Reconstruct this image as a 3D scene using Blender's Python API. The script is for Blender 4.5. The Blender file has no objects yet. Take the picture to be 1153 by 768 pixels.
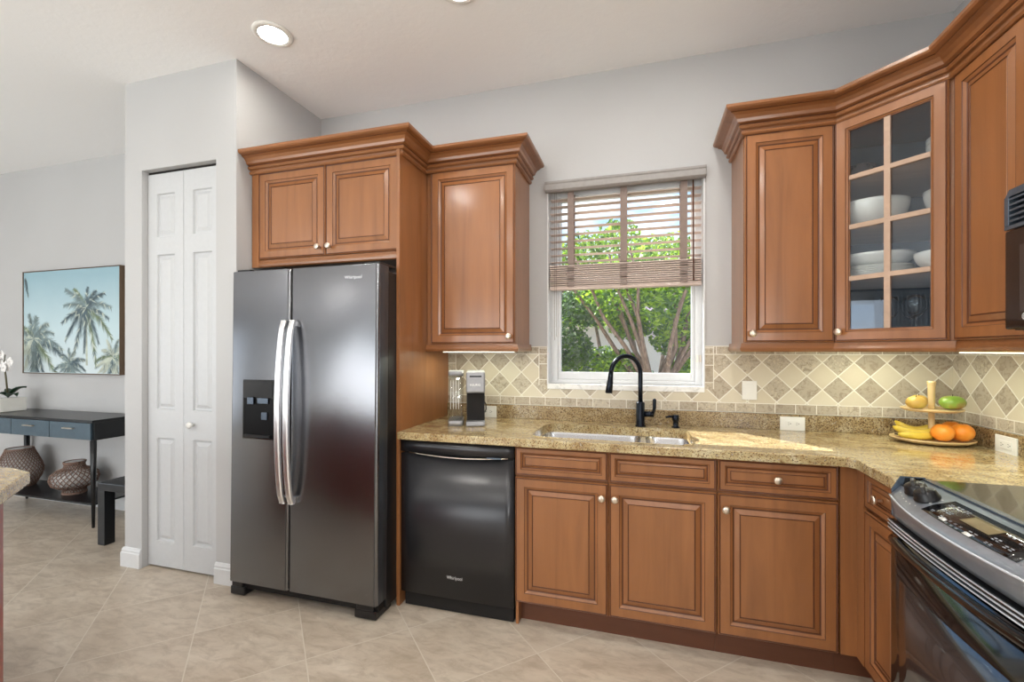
import bpy, math, random
from mathutils import Vector, Matrix, noise
random.seed(7)
sc = bpy.context.scene
C = sc.collection
PI = math.pi
# ------------------------------------------------------------------ camera
cam = bpy.data.objects.new('camera', bpy.data.cameras.new('camera')); C.objects.link(cam)
cam.data.sensor_width = 36; cam.data.lens = 507.43/1153*36
cam.data.shift_y = 10.92/1153
cam.location = (0, -2.718, 1.335)
cam.rotation_euler = (PI/2, 0, math.radians(16.28))
cam.data.clip_start = .02
sc.camera = cam
# ------------------------------------------------------------------ exposure
vs = sc.view_settings
vs.view_transform = 'Standard'; vs.look = 'None'; vs.gamma = 1; vs.exposure = 0.0
vs.use_curve_mapping = False
# ------------------------------------------------------------------ node helper
class NT:
    def __init__(s, nt):
        s.nt = nt; s.nt.nodes.clear()
    def n(s, t, **k):
        a = s.nt.nodes.new(t)
        for i, v in k.items(): setattr(a, i, v)
        return a
    def put(s, sock, v):
        if isinstance(v, bpy.types.NodeSocket): s.nt.links.new(v, sock)
        elif v is not None: sock.default_value = v
    def m(s, op, a, b=None, c=None):
        x = s.n('ShaderNodeMath', operation=op); s.put(x.inputs[0], a)
        if b is not None: s.put(x.inputs[1], b)
        if c is not None: s.put(x.inputs[2], c)
        return x.outputs[0]
    def mix(s, f, a, b, blend='MIX'):
        x = s.n('ShaderNodeMix', data_type='RGBA', blend_type=blend)
        s.put(x.inputs[0], f); s.put(x.inputs[6], a); s.put(x.inputs[7], b)
        return x.outputs[2]
    def ramp(s, f, stops, interp='LINEAR'):
        x = s.n('ShaderNodeValToRGB'); x.color_ramp.interpolation = interp
        e = x.color_ramp.elements
        while len(e) > 1: e.remove(e[-1])
        e[0].position = stops[0][0]; e[0].color = c4(stops[0][1])
        for p, c in stops[1:]:
            q = e.new(p); q.color = c4(c)
        s.put(x.inputs[0], f); return x.outputs[0]
    def noise(s, vec, scale, detail=3, rough=.5, dist=0):
        x = s.n('ShaderNodeTexNoise'); s.put(x.inputs['Vector'], vec)
        x.inputs['Scale'].default_value = scale; x.inputs['Detail'].default_value = detail
        x.inputs['Roughness'].default_value = rough; x.inputs['Distortion'].default_value = dist
        return x.outputs['Fac']
    def vmap(s, vec, scale=(1,1,1), loc=(0,0,0), rot=(0,0,0)):
        x = s.n('ShaderNodeMapping'); s.put(x.inputs[0], vec)
        x.inputs['Scale'].default_value = scale; x.inputs['Location'].default_value = loc; x.inputs['Rotation'].default_value = rot
        return x.outputs[0]
    def xyz(s, v):
        x = s.n('ShaderNodeSeparateXYZ'); s.put(x.inputs[0], v); return x.outputs
    def cxyz(s, a, b, c):
        x = s.n('ShaderNodeCombineXYZ'); s.put(x.inputs[0], a); s.put(x.inputs[1], b); s.put(x.inputs[2], c); return x.outputs[0]
    def pos(s): return s.n('ShaderNodeNewGeometry').outputs['Position']
    def obj(s): return s.n('ShaderNodeTexCoord').outputs['Object']
    def bump(s, h, strength=.2, dist=.01, normal=None):
        x = s.n('ShaderNodeBump'); s.put(x.inputs['Height'], h)
        x.inputs['Strength'].default_value = strength; x.inputs['Distance'].default_value = dist
        if normal is not None: s.put(x.inputs['Normal'], normal)
        return x.outputs[0]
    def bsdf(s, col, rough=.5, metal=0, spec=.5, coat=0, coat_r=.1, bump=None, trans=0, alpha=None, emit=None, estr=0, ior=1.5):
        b = s.n('ShaderNodeBsdfPrincipled'); o = s.n('ShaderNodeOutputMaterial')
        s.put(b.inputs['Base Color'], c4(col) if not isinstance(col, bpy.types.NodeSocket) else col)
        s.put(b.inputs['Roughness'], rough); s.put(b.inputs['Metallic'], metal)
        b.inputs['Specular IOR Level'].default_value = spec
        b.inputs['Coat Weight'].default_value = coat; b.inputs['Coat Roughness'].default_value = coat_r
        b.inputs['Transmission Weight'].default_value = trans; b.inputs['IOR'].default_value = ior
        if bump is not None: s.put(b.inputs['Normal'], bump)
        if emit is not None:
            b.inputs['Emission Color'].default_value = c4(emit); b.inputs['Emission Strength'].default_value = estr
        s.nt.links.new(b.outputs[0], o.inputs[0]); return b
def lin(v): v /= 255; return v/12.92 if v <= .04045 else ((v+.055)/1.055)**2.4
def rgb(r, g, b): return (lin(r), lin(g), lin(b))
def c4(c):
    if isinstance(c, bpy.types.NodeSocket): return c
    return (c[0], c[1], c[2], 1) if len(c) == 3 else c
def newmat(name):
    m = bpy.data.materials.new(name); m.use_nodes = True; return m, NT(m.node_tree)
def simple(name, col, rough=.5, var=.06, scale=40, **k):
    """one colour with a fine procedural variation"""
    m, t = newmat(name)
    f = t.noise(t.obj(), scale, 2)
    a = tuple(x*(1-var) for x in col); b = tuple(min(1, x*(1+var)) for x in col)
    t.bsdf(t.ramp(f, [(.3, a), (.7, b)]), rough, **k); return m
# ------------------------------------------------------------------ sky
w = bpy.data.worlds.new('sky'); sc.world = w; w.use_nodes = True
t = NT(w.node_tree)
g = t.n('ShaderNodeTexCoord').outputs['Generated']
z = t.xyz(g)[2]
blue = t.ramp(z, [(0, rgb(225,236,246)), (.12, rgb(190,216,242)), (.5, rgb(120,172,228)), (1, rgb(90,140,210))])
cl = t.noise(t.vmap(g, (1, 1, 3)), 4.5, 6, .6)
skyc = t.mix(t.ramp(cl, [(.46, (0,0,0)), (.64, (1,1,1))]), blue, c4(rgb(246,248,250)))
bg = t.n('ShaderNodeBackground'); t.put(bg.inputs[0], skyc); bg.inputs[1].default_value = 1.8
t.nt.links.new(bg.outputs[0], t.n('ShaderNodeOutputWorld').inputs[0])
# ------------------------------------------------------------------ sun through the kitchen window
sun = bpy.data.objects.new('sun', bpy.data.lights.new('sun', 'SUN')); C.objects.link(sun)
sd = Vector((.69*.74, -.73*.74, -.67))
sun.rotation_euler = sd.to_track_quat('-Z', 'Y').to_euler()
sun.data.energy = 15.0; sun.data.color = (1, .97, .92); sun.data.angle = .01
def area(name, loc, rot, sx, sy, e, col=(1,1,1)):
    l = bpy.data.lights.new(name, 'AREA'); l.shape = 'RECTANGLE'; l.size = sx; l.size_y = sy; l.energy = e; l.color = col
    o = bpy.data.objects.new(name, l); o.location = loc; o.rotation_euler = rot; C.objects.link(o); return o
# daylight panels behind the camera; rear-door and side-window ones are added unseen fill
area('fill_rear_doors', (-4.4, -6.3, 1.15), (PI/2+.45, 0, 0), 4.6, 2.1, 140, (1, .985, .96))
area('daylight_dining_window', (-6.95, -3.1, 1.3), (PI/2, 0, -PI/2), 1.5, 2.0, 22, (.90, .95, 1))
area('fill_side_window', (1.40, -4.9, 1.45), (PI/2+.45, 0, PI/2), 2.0, 1.7, 110, (1, .975, .94))
# ------------------------------------------------------------------ mesh builder
class MB:
    def __init__(s): s.v = []; s.f = []; s.m = []; s.sm = []
    def add(s, vs, fs, m=0, smooth=False):
        o = len(s.v); s.v += [tuple(p) for p in vs]
        for f in fs: s.f.append([i+o for i in f]); s.m.append(m); s.sm.append(smooth)
        return s
    def box(s, x0, x1, y0, y1, z0, z1, m=0):
        if x0 > x1: x0, x1 = x1, x0
        if y0 > y1: y0, y1 = y1, y0
        if z0 > z1: z0, z1 = z1, z0
        v = [(x0,y0,z0),(x1,y0,z0),(x1,y1,z0),(x0,y1,z0),(x0,y0,z1),(x1,y0,z1),(x1,y1,z1),(x0,y1,z1)]
        return s.add(v, [(0,3,2,1),(4,5,6,7),(0,1,5,4),(1,2,6,5),(2,3,7,6),(3,0,4,7)], m)
    def prism(s, pts, ax, a, b, m=0, smooth=False):
        """pts: closed 2D outline; ax: extrusion axis; other two axes in xyz order"""
        def P(p, q):
            return {'x': (q, p[0], p[1]), 'y': (p[0], q, p[1]), 'z': (p[0], p[1], q)}[ax]
        n = len(pts); v = [P(p, a) for p in pts]+[P(p, b) for p in pts]
        s.add(v, [list(range(n)), list(range(2*n-1, n-1, -1))], m)
        o = len(s.v)-2*n
        for i in range(n):
            j = (i+1) % n; s.f.append([o+i, o+i+n, o+j+n, o+j]); s.m.append(m); s.sm.append(smooth)
        return s
    def lathe(s, prof, c=(0,0,0), n=32, m=0, axis='z', sx=1, sy=1, closed=False):
        """prof: list of (r, h)"""
        v = []; f = []
        for r, h in prof:
            for k in range(n):
                a = 2*PI*k/n; p = (r*math.cos(a)*sx, r*math.sin(a)*sy, h)
                if axis == 'y': p = (p[0], h, p[1])
                if axis == 'x': p = (h, p[0], p[1])
                v.append((c[0]+p[0], c[1]+p[1], c[2]+p[2]))
        q = len(prof)
        for i in range(q-1 + (1 if closed else 0)):
            i2 = (i+1) % q
            for k in range(n):
                k2 = (k+1) % n; f.append((i*n+k, i*n+k2, i2*n+k2, i2*n+k))
        s.add(v, f, m, True)
        if not closed:
            o = len(s.v)-len(v)
            if prof[0][0] > 1e-5: s.f.append([o+k for k in range(n-1, -1, -1)]); s.m.append(m); s.sm.append(False)
            if prof[-1][0] > 1e-5: s.f.append([o+(q-1)*n+k for k in range(n)]); s.m.append(m); s.sm.append(False)
        return s
    def tube(s, pts, r, n=10, m=0, cap=True):
        pts = [Vector(p) for p in pts]; q = len(pts)
        rr = r if isinstance(r, (list, tuple)) else [r]*q
        v = []; up = None
        for i in range(q):
            d = (pts[min(i+1, q-1)]-pts[max(i-1, 0)]).normalized()
            if up is None: up = Vector((0,0,1)) if abs(d.z) < .9 else Vector((1,0,0))
            a = d.cross(up).normalized(); b = a.cross(d).normalized(); up = b
            for k in range(n):
                t_ = 2*PI*k/n; v.append(pts[i]+a*math.cos(t_)*rr[i]+b*math.sin(t_)*rr[i])
        f = [(i*n+k, i*n+(k+1)%n, (i+1)*n+(k+1)%n, (i+1)*n+k) for i in range(q-1) for k in range(n)]
        s.add(v, f, m, True); o = len(s.v)-len(v)
        if cap:
            s.f.append([o+k for k in range(n-1, -1, -1)]); s.m.append(m); s.sm.append(False)
            s.f.append([o+(q-1)*n+k for k in range(n)]); s.m.append(m); s.sm.append(False)
        return s
    def sphere(s, c, rx, ry=None, rz=None, n=20, m=0):
        ry = ry or rx; rz = rz or rx
        pr = [(math.sin(PI*i/12), -math.cos(PI*i/12)) for i in range(13)]
        return s.lathe([(max(a, 1e-4)*rx, b*rz) for a, b in pr], c, n, m, 'z', 1, ry/rx)
    def xf(s, M):
        s.v = [tuple(M @ Vector(p)) for p in s.v]; return s
    def rings(s, O, U, N, w, h, prof, back=None):
        """nested rectangular rings for a raised panel. O lower-left corner, U along, N outwards.
        prof: (inset, out, mat of the strip that ENDS here)"""
        O, U, N = Vector(O), Vector(U), Vector(N); Z = Vector((0,0,1)); o = len(s.v)
        def P(i, d): return [O+U*i+Z*i+N*d, O+U*(w-i)+Z*i+N*d, O+U*(w-i)+Z*(h-i)+N*d, O+U*i+Z*(h-i)+N*d]
        for i, d, m in prof: s.v += [tuple(p) for p in P(i, d)]
        for k in range(len(prof)-1):
            for j in range(4):
                a = o+4*k+j; b = o+4*k+(j+1) % 4
                s.f.append([a, b, b+4, a+4]); s.m.append(prof[k+1][2]); s.sm.append(False)
        return o
    def panel(s, O, U, N, w, h, prof, m=0):
        o = s.rings(O, U, N, w, h, prof); k = len(prof)-1
        s.f.append([o+4*k, o+4*k+1, o+4*k+2, o+4*k+3]); s.m.append(m); s.sm.append(False)
        s.f.append([o+3, o+2, o+1, o]); s.m.append(m); s.sm.append(False)
        return s
def sweep(mb, path, prof, m=0, cap=True, glaze=()):
    """path: 2D points with the outside on the right; prof: (out, z) points; mitred"""
    n = len(path); P = [Vector(p) for p in path]; v = []; q = len(prof)
    nr = []
    for i in range(n-1):
        d = (P[i+1]-P[i]).normalized(); nr.append(Vector((d.y, -d.x)))
    for i in range(n):
        if i == 0: k = nr[0]
        elif i == n-1: k = nr[-1]
        else:
            k = (nr[i-1]+nr[i]).normalized(); k = k/max(.2, k.dot(nr[i]))
        for o, z_ in prof: v.append((P[i].x+k.x*o, P[i].y+k.y*o, z_))
    f = [(i*q+j, (i+1)*q+j, (i+1)*q+(j+1) % q, i*q+(j+1) % q) for i in range(n-1) for j in range(q)]
    if cap: f += [list(range(q)), list(range(n*q-1, (n-1)*q-1, -1))]
    mb.add(v, f, m)
    if glaze:
        k0 = len(mb.f)-len(f)
        for i in range((n-1)*q):
            if i % q in glaze: mb.m[k0+i] = 1
def origin_of(p):
    v = Vector((0,0,0))
    while p is not None: v += p.location; p = p.parent
    return v
def obj(name, mb, mats, parent=None, bevel=0, seg=2, smooth=False, origin=None):
    base = origin_of(parent)
    loc = Vector((0,0,0))
    if parent is None:
        if origin is None:
            xs = [p[0] for p in mb.v]; ys = [p[1] for p in mb.v]; zs = [p[2] for p in mb.v]
            origin = ((min(xs)+max(xs))/2, (min(ys)+max(ys))/2, min(zs))
        loc = Vector(origin); base = loc
    me = bpy.data.meshes.new(name)
    me.from_pydata([(p[0]-base.x, p[1]-base.y, p[2]-base.z) for p in mb.v], [], mb.f)
    if not isinstance(mats, (list, tuple)): mats = [mats]
    for x in mats: me.materials.append(x)
    me.polygons.foreach_set('material_index', mb.m)
    me.polygons.foreach_set('use_smooth', [bool(a or smooth) for a in mb.sm])
    me.update()
    o = bpy.data.objects.new(name, me); o.location = loc; C.objects.link(o)
    if parent is not None: o.parent = parent
    if bevel:
        b = o.modifiers.new('bevel', 'BEVEL'); b.width = bevel; b.segments = seg; b.limit_method = 'ANGLE'; b.angle_limit = math.radians(40)
    return o
def tag(o, label=None, cat=None, group=None, kind=None):
    if label: o['label'] = label
    if cat: o['category'] = cat
    if group: o['group'] = group
    if kind: o['kind'] = kind
    return o
def thing(name, label, cat, loc, group=None):
    o = bpy.data.objects.new(name, None); o.empty_display_size = .05; C.objects.link(o); o.location = loc
    return tag(o, label, cat, group)
def struct(name, mb, mats, **k): return tag(obj(name, mb, mats, **k), kind='structure')
def copy_tree(o, parent=None):
    c = o.copy(); C.objects.link(c)
    if parent is not None: c.parent = parent
    for ch in list(o.children): copy_tree(ch, c)
    return c
def text(name, s, size, O, U, V, mat, parent, out=.0008, squash=1):
    """flat lettering as a thin mesh; O lower-left, U along, V up"""
    cu = bpy.data.curves.new(name, 'FONT'); cu.body = s; cu.size = size; cu.extrude = 0
    tmp = bpy.data.objects.new(name, cu); C.objects.link(tmp)
    bpy.context.view_layer.update()
    me = bpy.data.meshes.new_from_object(tmp.evaluated_get(bpy.context.evaluated_depsgraph_get()))
    C.objects.unlink(tmp); bpy.data.objects.remove(tmp)
    U = Vector(U).normalized(); V = Vector(V).normalized(); N = U.cross(V)
    mb = MB(); mb.add([Vector(O)+U*p.co.x*squash+V*p.co.y+N*out for p in me.vertices], [list(p.vertices) for p in me.polygons])
    return obj(name, mb, mat, parent)
# ------------------------------------------------------------------ materials
def wood_mat(name, base, dark=.72, rough=.34, gloss=.25, axis='z'):
    m, t = newmat(name); p = t.obj()
    sc_ = {'z': (9, 9, .7), 'x': (.7, 9, 9), 'y': (9, .7, 9)}[axis]
    g1 = t.noise(t.vmap(p, tuple(.5*q for q in sc_)), 3.0, 5, .55, .8)
    g2 = t.noise(t.vmap(p, tuple(6*q for q in sc_)), 5, 3, .5)
    g3 = t.noise(p, 2.6, 2)
    a = tuple(x*dark for x in base); b = tuple(min(1, x*1.22) for x in base)
    c1 = t.ramp(g1, [(.25, a), (.5, base), (.78, b)])
    c2 = t.mix(t.m('MULTIPLY', g2, .10), c1, c4(tuple(x*.62 for x in base)))
    c3 = t.mix(t.ramp(g3, [(.35, (0,0,0)), (.75, (.35,.35,.35))]), c2, c4(tuple(x*.72 for x in base)), 'MIX')
    t.bsdf(c3, t.m('MULTIPLY_ADD', g2, .12, rough-.04), coat=gloss, coat_r=.16, spec=.45); return m
WOOD = wood_mat('cabinet_wood', rgb(151,98,57), gloss=.5)
WOODX = wood_mat('cabinet_wood_rail', rgb(142,91,52), gloss=.5, axis='x')
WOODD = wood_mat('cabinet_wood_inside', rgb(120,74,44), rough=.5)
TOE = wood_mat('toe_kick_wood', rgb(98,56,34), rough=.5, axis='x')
GLAZE = simple('dark_glaze', rgb(88,47,24), .45)
KNOB = simple('brushed_nickel', rgb(225,212,196), .28, metal=1.0)
WALL, t = newmat('wall_paint'); p = t.pos()
f = t.noise(p, 60, 4); t.bsdf(t.ramp(t.noise(p, 1.5, 2), [(.3, rgb(184,184,184)), (.7, rgb(188,188,188))]), .75, bump=t.bump(f, .12, .004))
CEIL, t = newmat('textured_ceiling'); p = t.pos()
f = t.ramp(t.noise(p, 26, 5, .6, .4), [(.42, (0,0,0)), (.6, (1,1,1))])
t.bsdf(rgb(243,243,243), .9, bump=t.bump(f, .10, .004))
TRIM = simple('white_trim_paint', rgb(216,217,218), .4, var=.015)
DOORW = simple('white_door_paint', rgb(196,198,200), .45, var=.015)
BLACK = simple('black_plastic', rgb(22,22,24), .35)
BLACKG = simple('black_gloss', rgb(14,14,16), .12, coat=.5, coat_r=.05)
DARKGAP = simple('dark_gap', rgb(18,14,12), .8)
WHITEP = simple('white_plastic', rgb(236,235,230), .3, var=.01)
SILVER = simple('silver_letters', rgb(225,228,232), .3, var=.01, metal=.4)
CERAM = simple('white_ceramic', rgb(236,235,228), .18, var=.01)
def steel(name, col, rough, stretch=(1, 1, 60)):
    m, t = newmat(name); p = t.obj()
    f = t.noise(t.vmap(p, stretch), 20, 3)
    big = t.noise(p, 1.3, 2)
    t.bsdf(t.ramp(f, [(.3, tuple(x*.93 for x in col)), (.7, col)]), t.m('MULTIPLY_ADD', f, .05, rough), metal=1.0,
           bump=t.bump(big, .08, .03)); return m
BSTEEL = steel('dark_stainless_steel', rgb(128,129,133), .22)
STEEL = steel('bright_stainless_steel', rgb(222,222,224), .22, (60, 1, 1))
HANDLE = simple('handle_stainless_steel', rgb(236,236,238), .30, var=.01, metal=1.0)
BLUESTEEL = simple('slate_enamel', rgb(92,104,118), .25, metal=.5)
# floor tiles laid on the diagonal
FLOOR, t = newmat('diagonal_floor_tiles'); p = t.pos(); X, Y, Z = t.xyz(p)
T = .6345
a = t.m('DIVIDE', t.m('SUBTRACT', t.m('ADD', X, Y), -1.23), T); b = t.m('DIVIDE', t.m('SUBTRACT', t.m('SUBTRACT', X, Y), -.305), T)
fa = t.m('ABSOLUTE', t.m('SUBTRACT', a, t.m('ROUND', a))); fb = t.m('ABSOLUTE', t.m('SUBTRACT', b, t.m('ROUND', b)))
gr = t.m('LESS_THAN', t.m('MINIMUM', fa, fb), .0050)
ida, idb = t.m('FLOOR', a), t.m('FLOOR', b)
wn = t.n('ShaderNodeTexWhiteNoise', noise_dimensions='2D'); t.put(wn.inputs['Vector'], t.cxyz(ida, idb, 0)); rnd = wn.outputs['Value']
off = t.cxyz(t.m('MULTIPLY', rnd, 17), t.m('MULTIPLY', rnd, 31), 0)
vv = t.n('ShaderNodeVectorMath', operation='ADD'); t.put(vv.inputs[0], t.vmap(p, (1, 2.4, 1), rot=(0, 0, .5))); t.put(vv.inputs[1], off); vv = vv.outputs[0]
n1 = t.noise(vv, 1.9, 7, .66, .8); n2 = t.noise(vv, 9, 5, .7, .5)
col = t.ramp(n1, [(.25, rgb(172,157,138)), (.45, rgb(192,178,160)), (.62, rgb(205,193,176)), (.8, rgb(222,213,199))])
col = t.mix(t.ramp(n2, [(.36, (.5,.5,.5)), (.56, (0,0,0))]), col, c4(rgb(150,133,114)))
col = t.mix(t.m('MULTIPLY', rnd, .16), col, c4(rgb(182,172,158)))
col = t.mix(t.m('MULTIPLY', gr, .9), col, c4(rgb(210,202,188)))
t.bsdf(col, t.m('MULTIPLY_ADD', n2, .15, .27), spec=.5, bump=t.bump(t.m('SUBTRACT', 1, gr), .5, .002))
# tumbled stone backsplash: diamonds inside a brick border
def tile_mat(name, horiz, c0, win=False):
    m, t = newmat(name); p = t.pos(); X, Y, Z = t.xyz(p); H = X if horiz == 'x' else Y
    P = .1413
    pp = t.m('DIVIDE', t.m('SUBTRACT', H, c0), P); qq = t.m('DIVIDE', t.m('SUBTRACT', Z, 1.2725), P)
    a = t.m('ADD', pp, qq); b = t.m('SUBTRACT', pp, qq); ra, rb = t.m('ROUND', a), t.m('ROUND', b)
    ga = t.m('SUBTRACT', .5, t.m('ABSOLUTE', t.m('SUBTRACT', a, ra))); gb = t.m('SUBTRACT', .5, t.m('ABSOLUTE', t.m('SUBTRACT', b, rb)))
    gd = t.m('LESS_THAN', t.m('MINIMUM', ga, gb), .026)
    odd = t.m('ABSOLUTE', t.m('MODULO', t.m('ADD', ra, rb), 2))
    # brick border
    lo = t.m('LESS_THAN', Z, 1.050); hi = t.m('GREATER_THAN', Z, 1.315); bor = t.m('MAXIMUM', lo, hi)
    bx = t.m('DIVIDE', H, .0965); rx = t.m('FLOOR', bx); fx = t.m('SUBTRACT', bx, rx)
    gx = t.m('LESS_THAN', t.m('MINIMUM', fx, t.m('SUBTRACT', 1, fx)), .022)
    edge = t.m('MINIMUM', t.m('MINIMUM', t.m('ABSOLUTE', t.m('SUBTRACT', Z, 1.050)), t.m('ABSOLUTE', t.m('SUBTRACT', Z, 1.315))), t.m('MINIMUM', t.m('ABSOLUTE', t.m('SUBTRACT', Z, .9995)), t.m('ABSOLUTE', t.m('SUBTRACT', Z, 1.3595))))
    ge = t.m('LESS_THAN', edge, .0022)
    ib, ra2 = rx, t.m('MULTIPLY', hi, 40)
    gb2 = gx
    if win:
        wl = t.m('MAXIMUM', t.m('MULTIPLY', t.m('GREATER_THAN', H, -.618), t.m('LESS_THAN', H, .372)), t.m('LESS_THAN', H, -1.172))
        ab = t.m('MAXIMUM', t.m('GREATER_THAN', Z, 1.122), t.m('LESS_THAN', H, -1.172)); side = t.m('MULTIPLY', wl, ab)
        by = t.m('DIVIDE', Z, .0965); ry = t.m('FLOOR', by); fy = t.m('SUBTRACT', by, ry)
        gy = t.m('LESS_THAN', t.m('MINIMUM', fy, t.m('SUBTRACT', 1, fy)), .022)
        gs = t.m('LESS_THAN', t.m('MINIMUM', t.m('MINIMUM', t.m('ABSOLUTE', t.m('SUBTRACT', H, -1.172)), t.m('ABSOLUTE', t.m('SUBTRACT', H, -.618))), t.m('ABSOLUTE', t.m('SUBTRACT', H, .372))), .0022)
        gs = t.m('MULTIPLY', gs, ab)
        ge = t.m('MAXIMUM', ge, gs)
        gb2 = t.m('ADD', t.m('MULTIPLY', gx, t.m('SUBTRACT', 1, side)), t.m('MULTIPLY', gy, side))
        ra2 = t.m('ADD', ra2, t.m('MULTIPLY', side, t.m('ADD', ry, 80)))
        bor = t.m('MAXIMUM', bor, side)
    grout = t.m('MAXIMUM', ge, t.m('ADD', t.m('MULTIPLY', gb2, bor), t.m('MULTIPLY', gd, t.m('SUBTRACT', 1, bor))))
    w1 = t.n('ShaderNodeTexWhiteNoise', noise_dimensions='2D'); t.put(w1.inputs['Vector'], t.cxyz(ra, rb, 0))
    w2 = t.n('ShaderNodeTexWhiteNoise', noise_dimensions='2D'); t.put(w2.inputs['Vector'], t.cxyz(ib, ra2, 0))
    inv = t.m('SUBTRACT', 1, bor)
    r = t.m('ADD', t.m('MULTIPLY', w1.outputs[0], inv), t.m('MULTIPLY', w2.outputs[0], bor))
    n1 = t.noise(p, 38, 5, .65, 1.2); n2 = t.noise(p, 95, 4, .7, .6)
    light = t.mix(r, c4(rgb(218,211,192)), c4(rgb(208,198,176)))
    dark = t.mix(r, c4(rgb(170,158,140)), c4(rgb(194,184,166)))
    veins = t.ramp(n1, [(.40, (1,1,1)), (.50, (0,0,0))])
    dark = t.mix(t.m('MULTIPLY', veins, .8), dark, c4(rgb(146,132,114)))
    pits = t.m('MULTIPLY', t.ramp(n2, [(.54, (0,0,0)), (.60, (1,1,1))]), t.m('GREATER_THAN', r, .45))
    dark = t.mix(pits, dark, c4(rgb(206,196,172)))
    isd = t.m('MAXIMUM', bor, t.m('SUBTRACT', 1, odd))
    base = t.mix(isd, light, dark)
    base = t.mix(t.m('MULTIPLY', n1, .25), base, c4(rgb(196,184,162)))
    base = t.mix(grout, base, c4(rgb(232,228,216)))
    t.bsdf(base, .5, spec=.35, bump=t.bump(t.m('ADD', t.m('SUBTRACT', 1, grout), t.m('MULTIPLY', n1, .3)), .45, .002)); return m
TILEX = tile_mat('diamond_tile_back', 'x', .5415, True)
TILEY = tile_mat('diamond_tile_right', 'y', -.060)
GRAN, t = newmat('speckled_granite'); p = t.pos()
n0 = t.noise(t.vmap(p, (1, 1.6, 1), rot=(0, 0, .7)), 7, 6, .65, 1.0)
base = t.ramp(n0, [(.28, rgb(150,124,84)), (.42, rgb(174,150,106)), (.55, rgb(196,178,134)), (.7, rgb(212,200,166))])
n1 = t.noise(p, 120, 4, .65, .3); base = t.mix(t.ramp(n1, [(.52, (0,0,0)), (.60, (.85,.85,.85))]), base, c4(rgb(128,92,54)))
n2 = t.noise(p, 170, 3, .6, .2); base = t.mix(t.ramp(n2, [(.585, (0,0,0)), (.63, (1,1,1))]), base, c4(rgb(54,42,34)))
n3 = t.noise(p, 60, 3, .6); base = t.mix(t.ramp(n3, [(.63, (0,0,0)), (.68, (.8,.8,.8))]), base, c4(rgb(176,170,158)))
t.bsdf(base, .13, spec=.55, coat=.2, coat_r=.04)
def splash_variant():
    m, t = newmat('speckled_granite_upstand'); p = t.pos()
    n0 = t.noise(p, 9, 5, .65, 1.0)
    base = t.ramp(n0, [(.3, rgb(132,108,74)), (.5, rgb(164,142,104)), (.68, rgb(186,170,138))])
    n1 = t.noise(p, 120, 4, .65, .3); base = t.mix(t.ramp(n1, [(.50, (0,0,0)), (.6, (1,1,1))]), base, c4(rgb(104,80,54)))
    n2 = t.noise(p, 170, 3, .6, .2); base = t.mix(t.ramp(n2, [(.55, (0,0,0)), (.62, (1,1,1))]), base, c4(rgb(50,40,34)))
    n3 = t.noise(p, 70, 3, .6); base = t.mix(t.ramp(n3, [(.62, (0,0,0)), (.68, (.8,.8,.8))]), base, c4(rgb(176,166,148)))
    t.bsdf(base, .16, spec=.5); return m
GRANV = splash_variant()
def schlick(t, f0):
    g_ = t.n('ShaderNodeNewGeometry'); d_ = t.n('ShaderNodeVectorMath', operation='DOT_PRODUCT')
    t.put(d_.inputs[0], g_.outputs['Normal']); t.put(d_.inputs[1], g_.outputs['Incoming'])
    return t.m('MULTIPLY_ADD', t.m('POWER', t.m('SUBTRACT', 1, t.m('ABSOLUTE', d_.outputs['Value'])), 5), 1-f0, f0)
GLASS, t = newmat('clear_pane')
gl = t.n('ShaderNodeBsdfGlossy'); gl.inputs['Roughness'].default_value = .02; gl.inputs['Color'].default_value = (.9,.93,.96,1)
tr = t.n('ShaderNodeBsdfTransparent'); tr.inputs['Color'].default_value = (.95,.97,.97,1)
fr = schlick(t, .035)
mx = t.n('ShaderNodeMixShader'); t.put(mx.inputs[0], fr); t.nt.links.new(tr.outputs[0], mx.inputs[1]); t.nt.links.new(gl.outputs[0], mx.inputs[2])
t.nt.links.new(mx.outputs[0], t.n('ShaderNodeOutputMaterial').inputs[0])
CABGL, t = newmat('cabinet_glass')
gl = t.n('ShaderNodeBsdfGlossy'); gl.inputs['Roughness'].default_value = .01; gl.inputs['Color'].default_value = (.80,.88,1,1)
tr = t.n('ShaderNodeBsdfTransparent'); tr.inputs['Color'].default_value = (.95,.97,.98,1)
fr = schlick(t, .06)
mx = t.n('ShaderNodeMixShader'); t.put(mx.inputs[0], fr); t.nt.links.new(tr.outputs[0], mx.inputs[1]); t.nt.links.new(gl.outputs[0], mx.inputs[2])
t.nt.links.new(mx.outputs[0], t.n('ShaderNodeOutputMaterial').inputs[0])
WARE, t = newmat('drinking_glass'); t.bsdf((.93,.96,.98), .03, trans=1.0, ior=1.35)
def emis(name, col, s):
    m, t = newmat(name); t.bsdf(col, .5, emit=col, estr=s); return m
LAMP = emis('lamp_diffuser', (1,.99,.95), 9)
STRIPL = emis('under_cabinet_strip', (1, 1, .82), 1.3)
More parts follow.
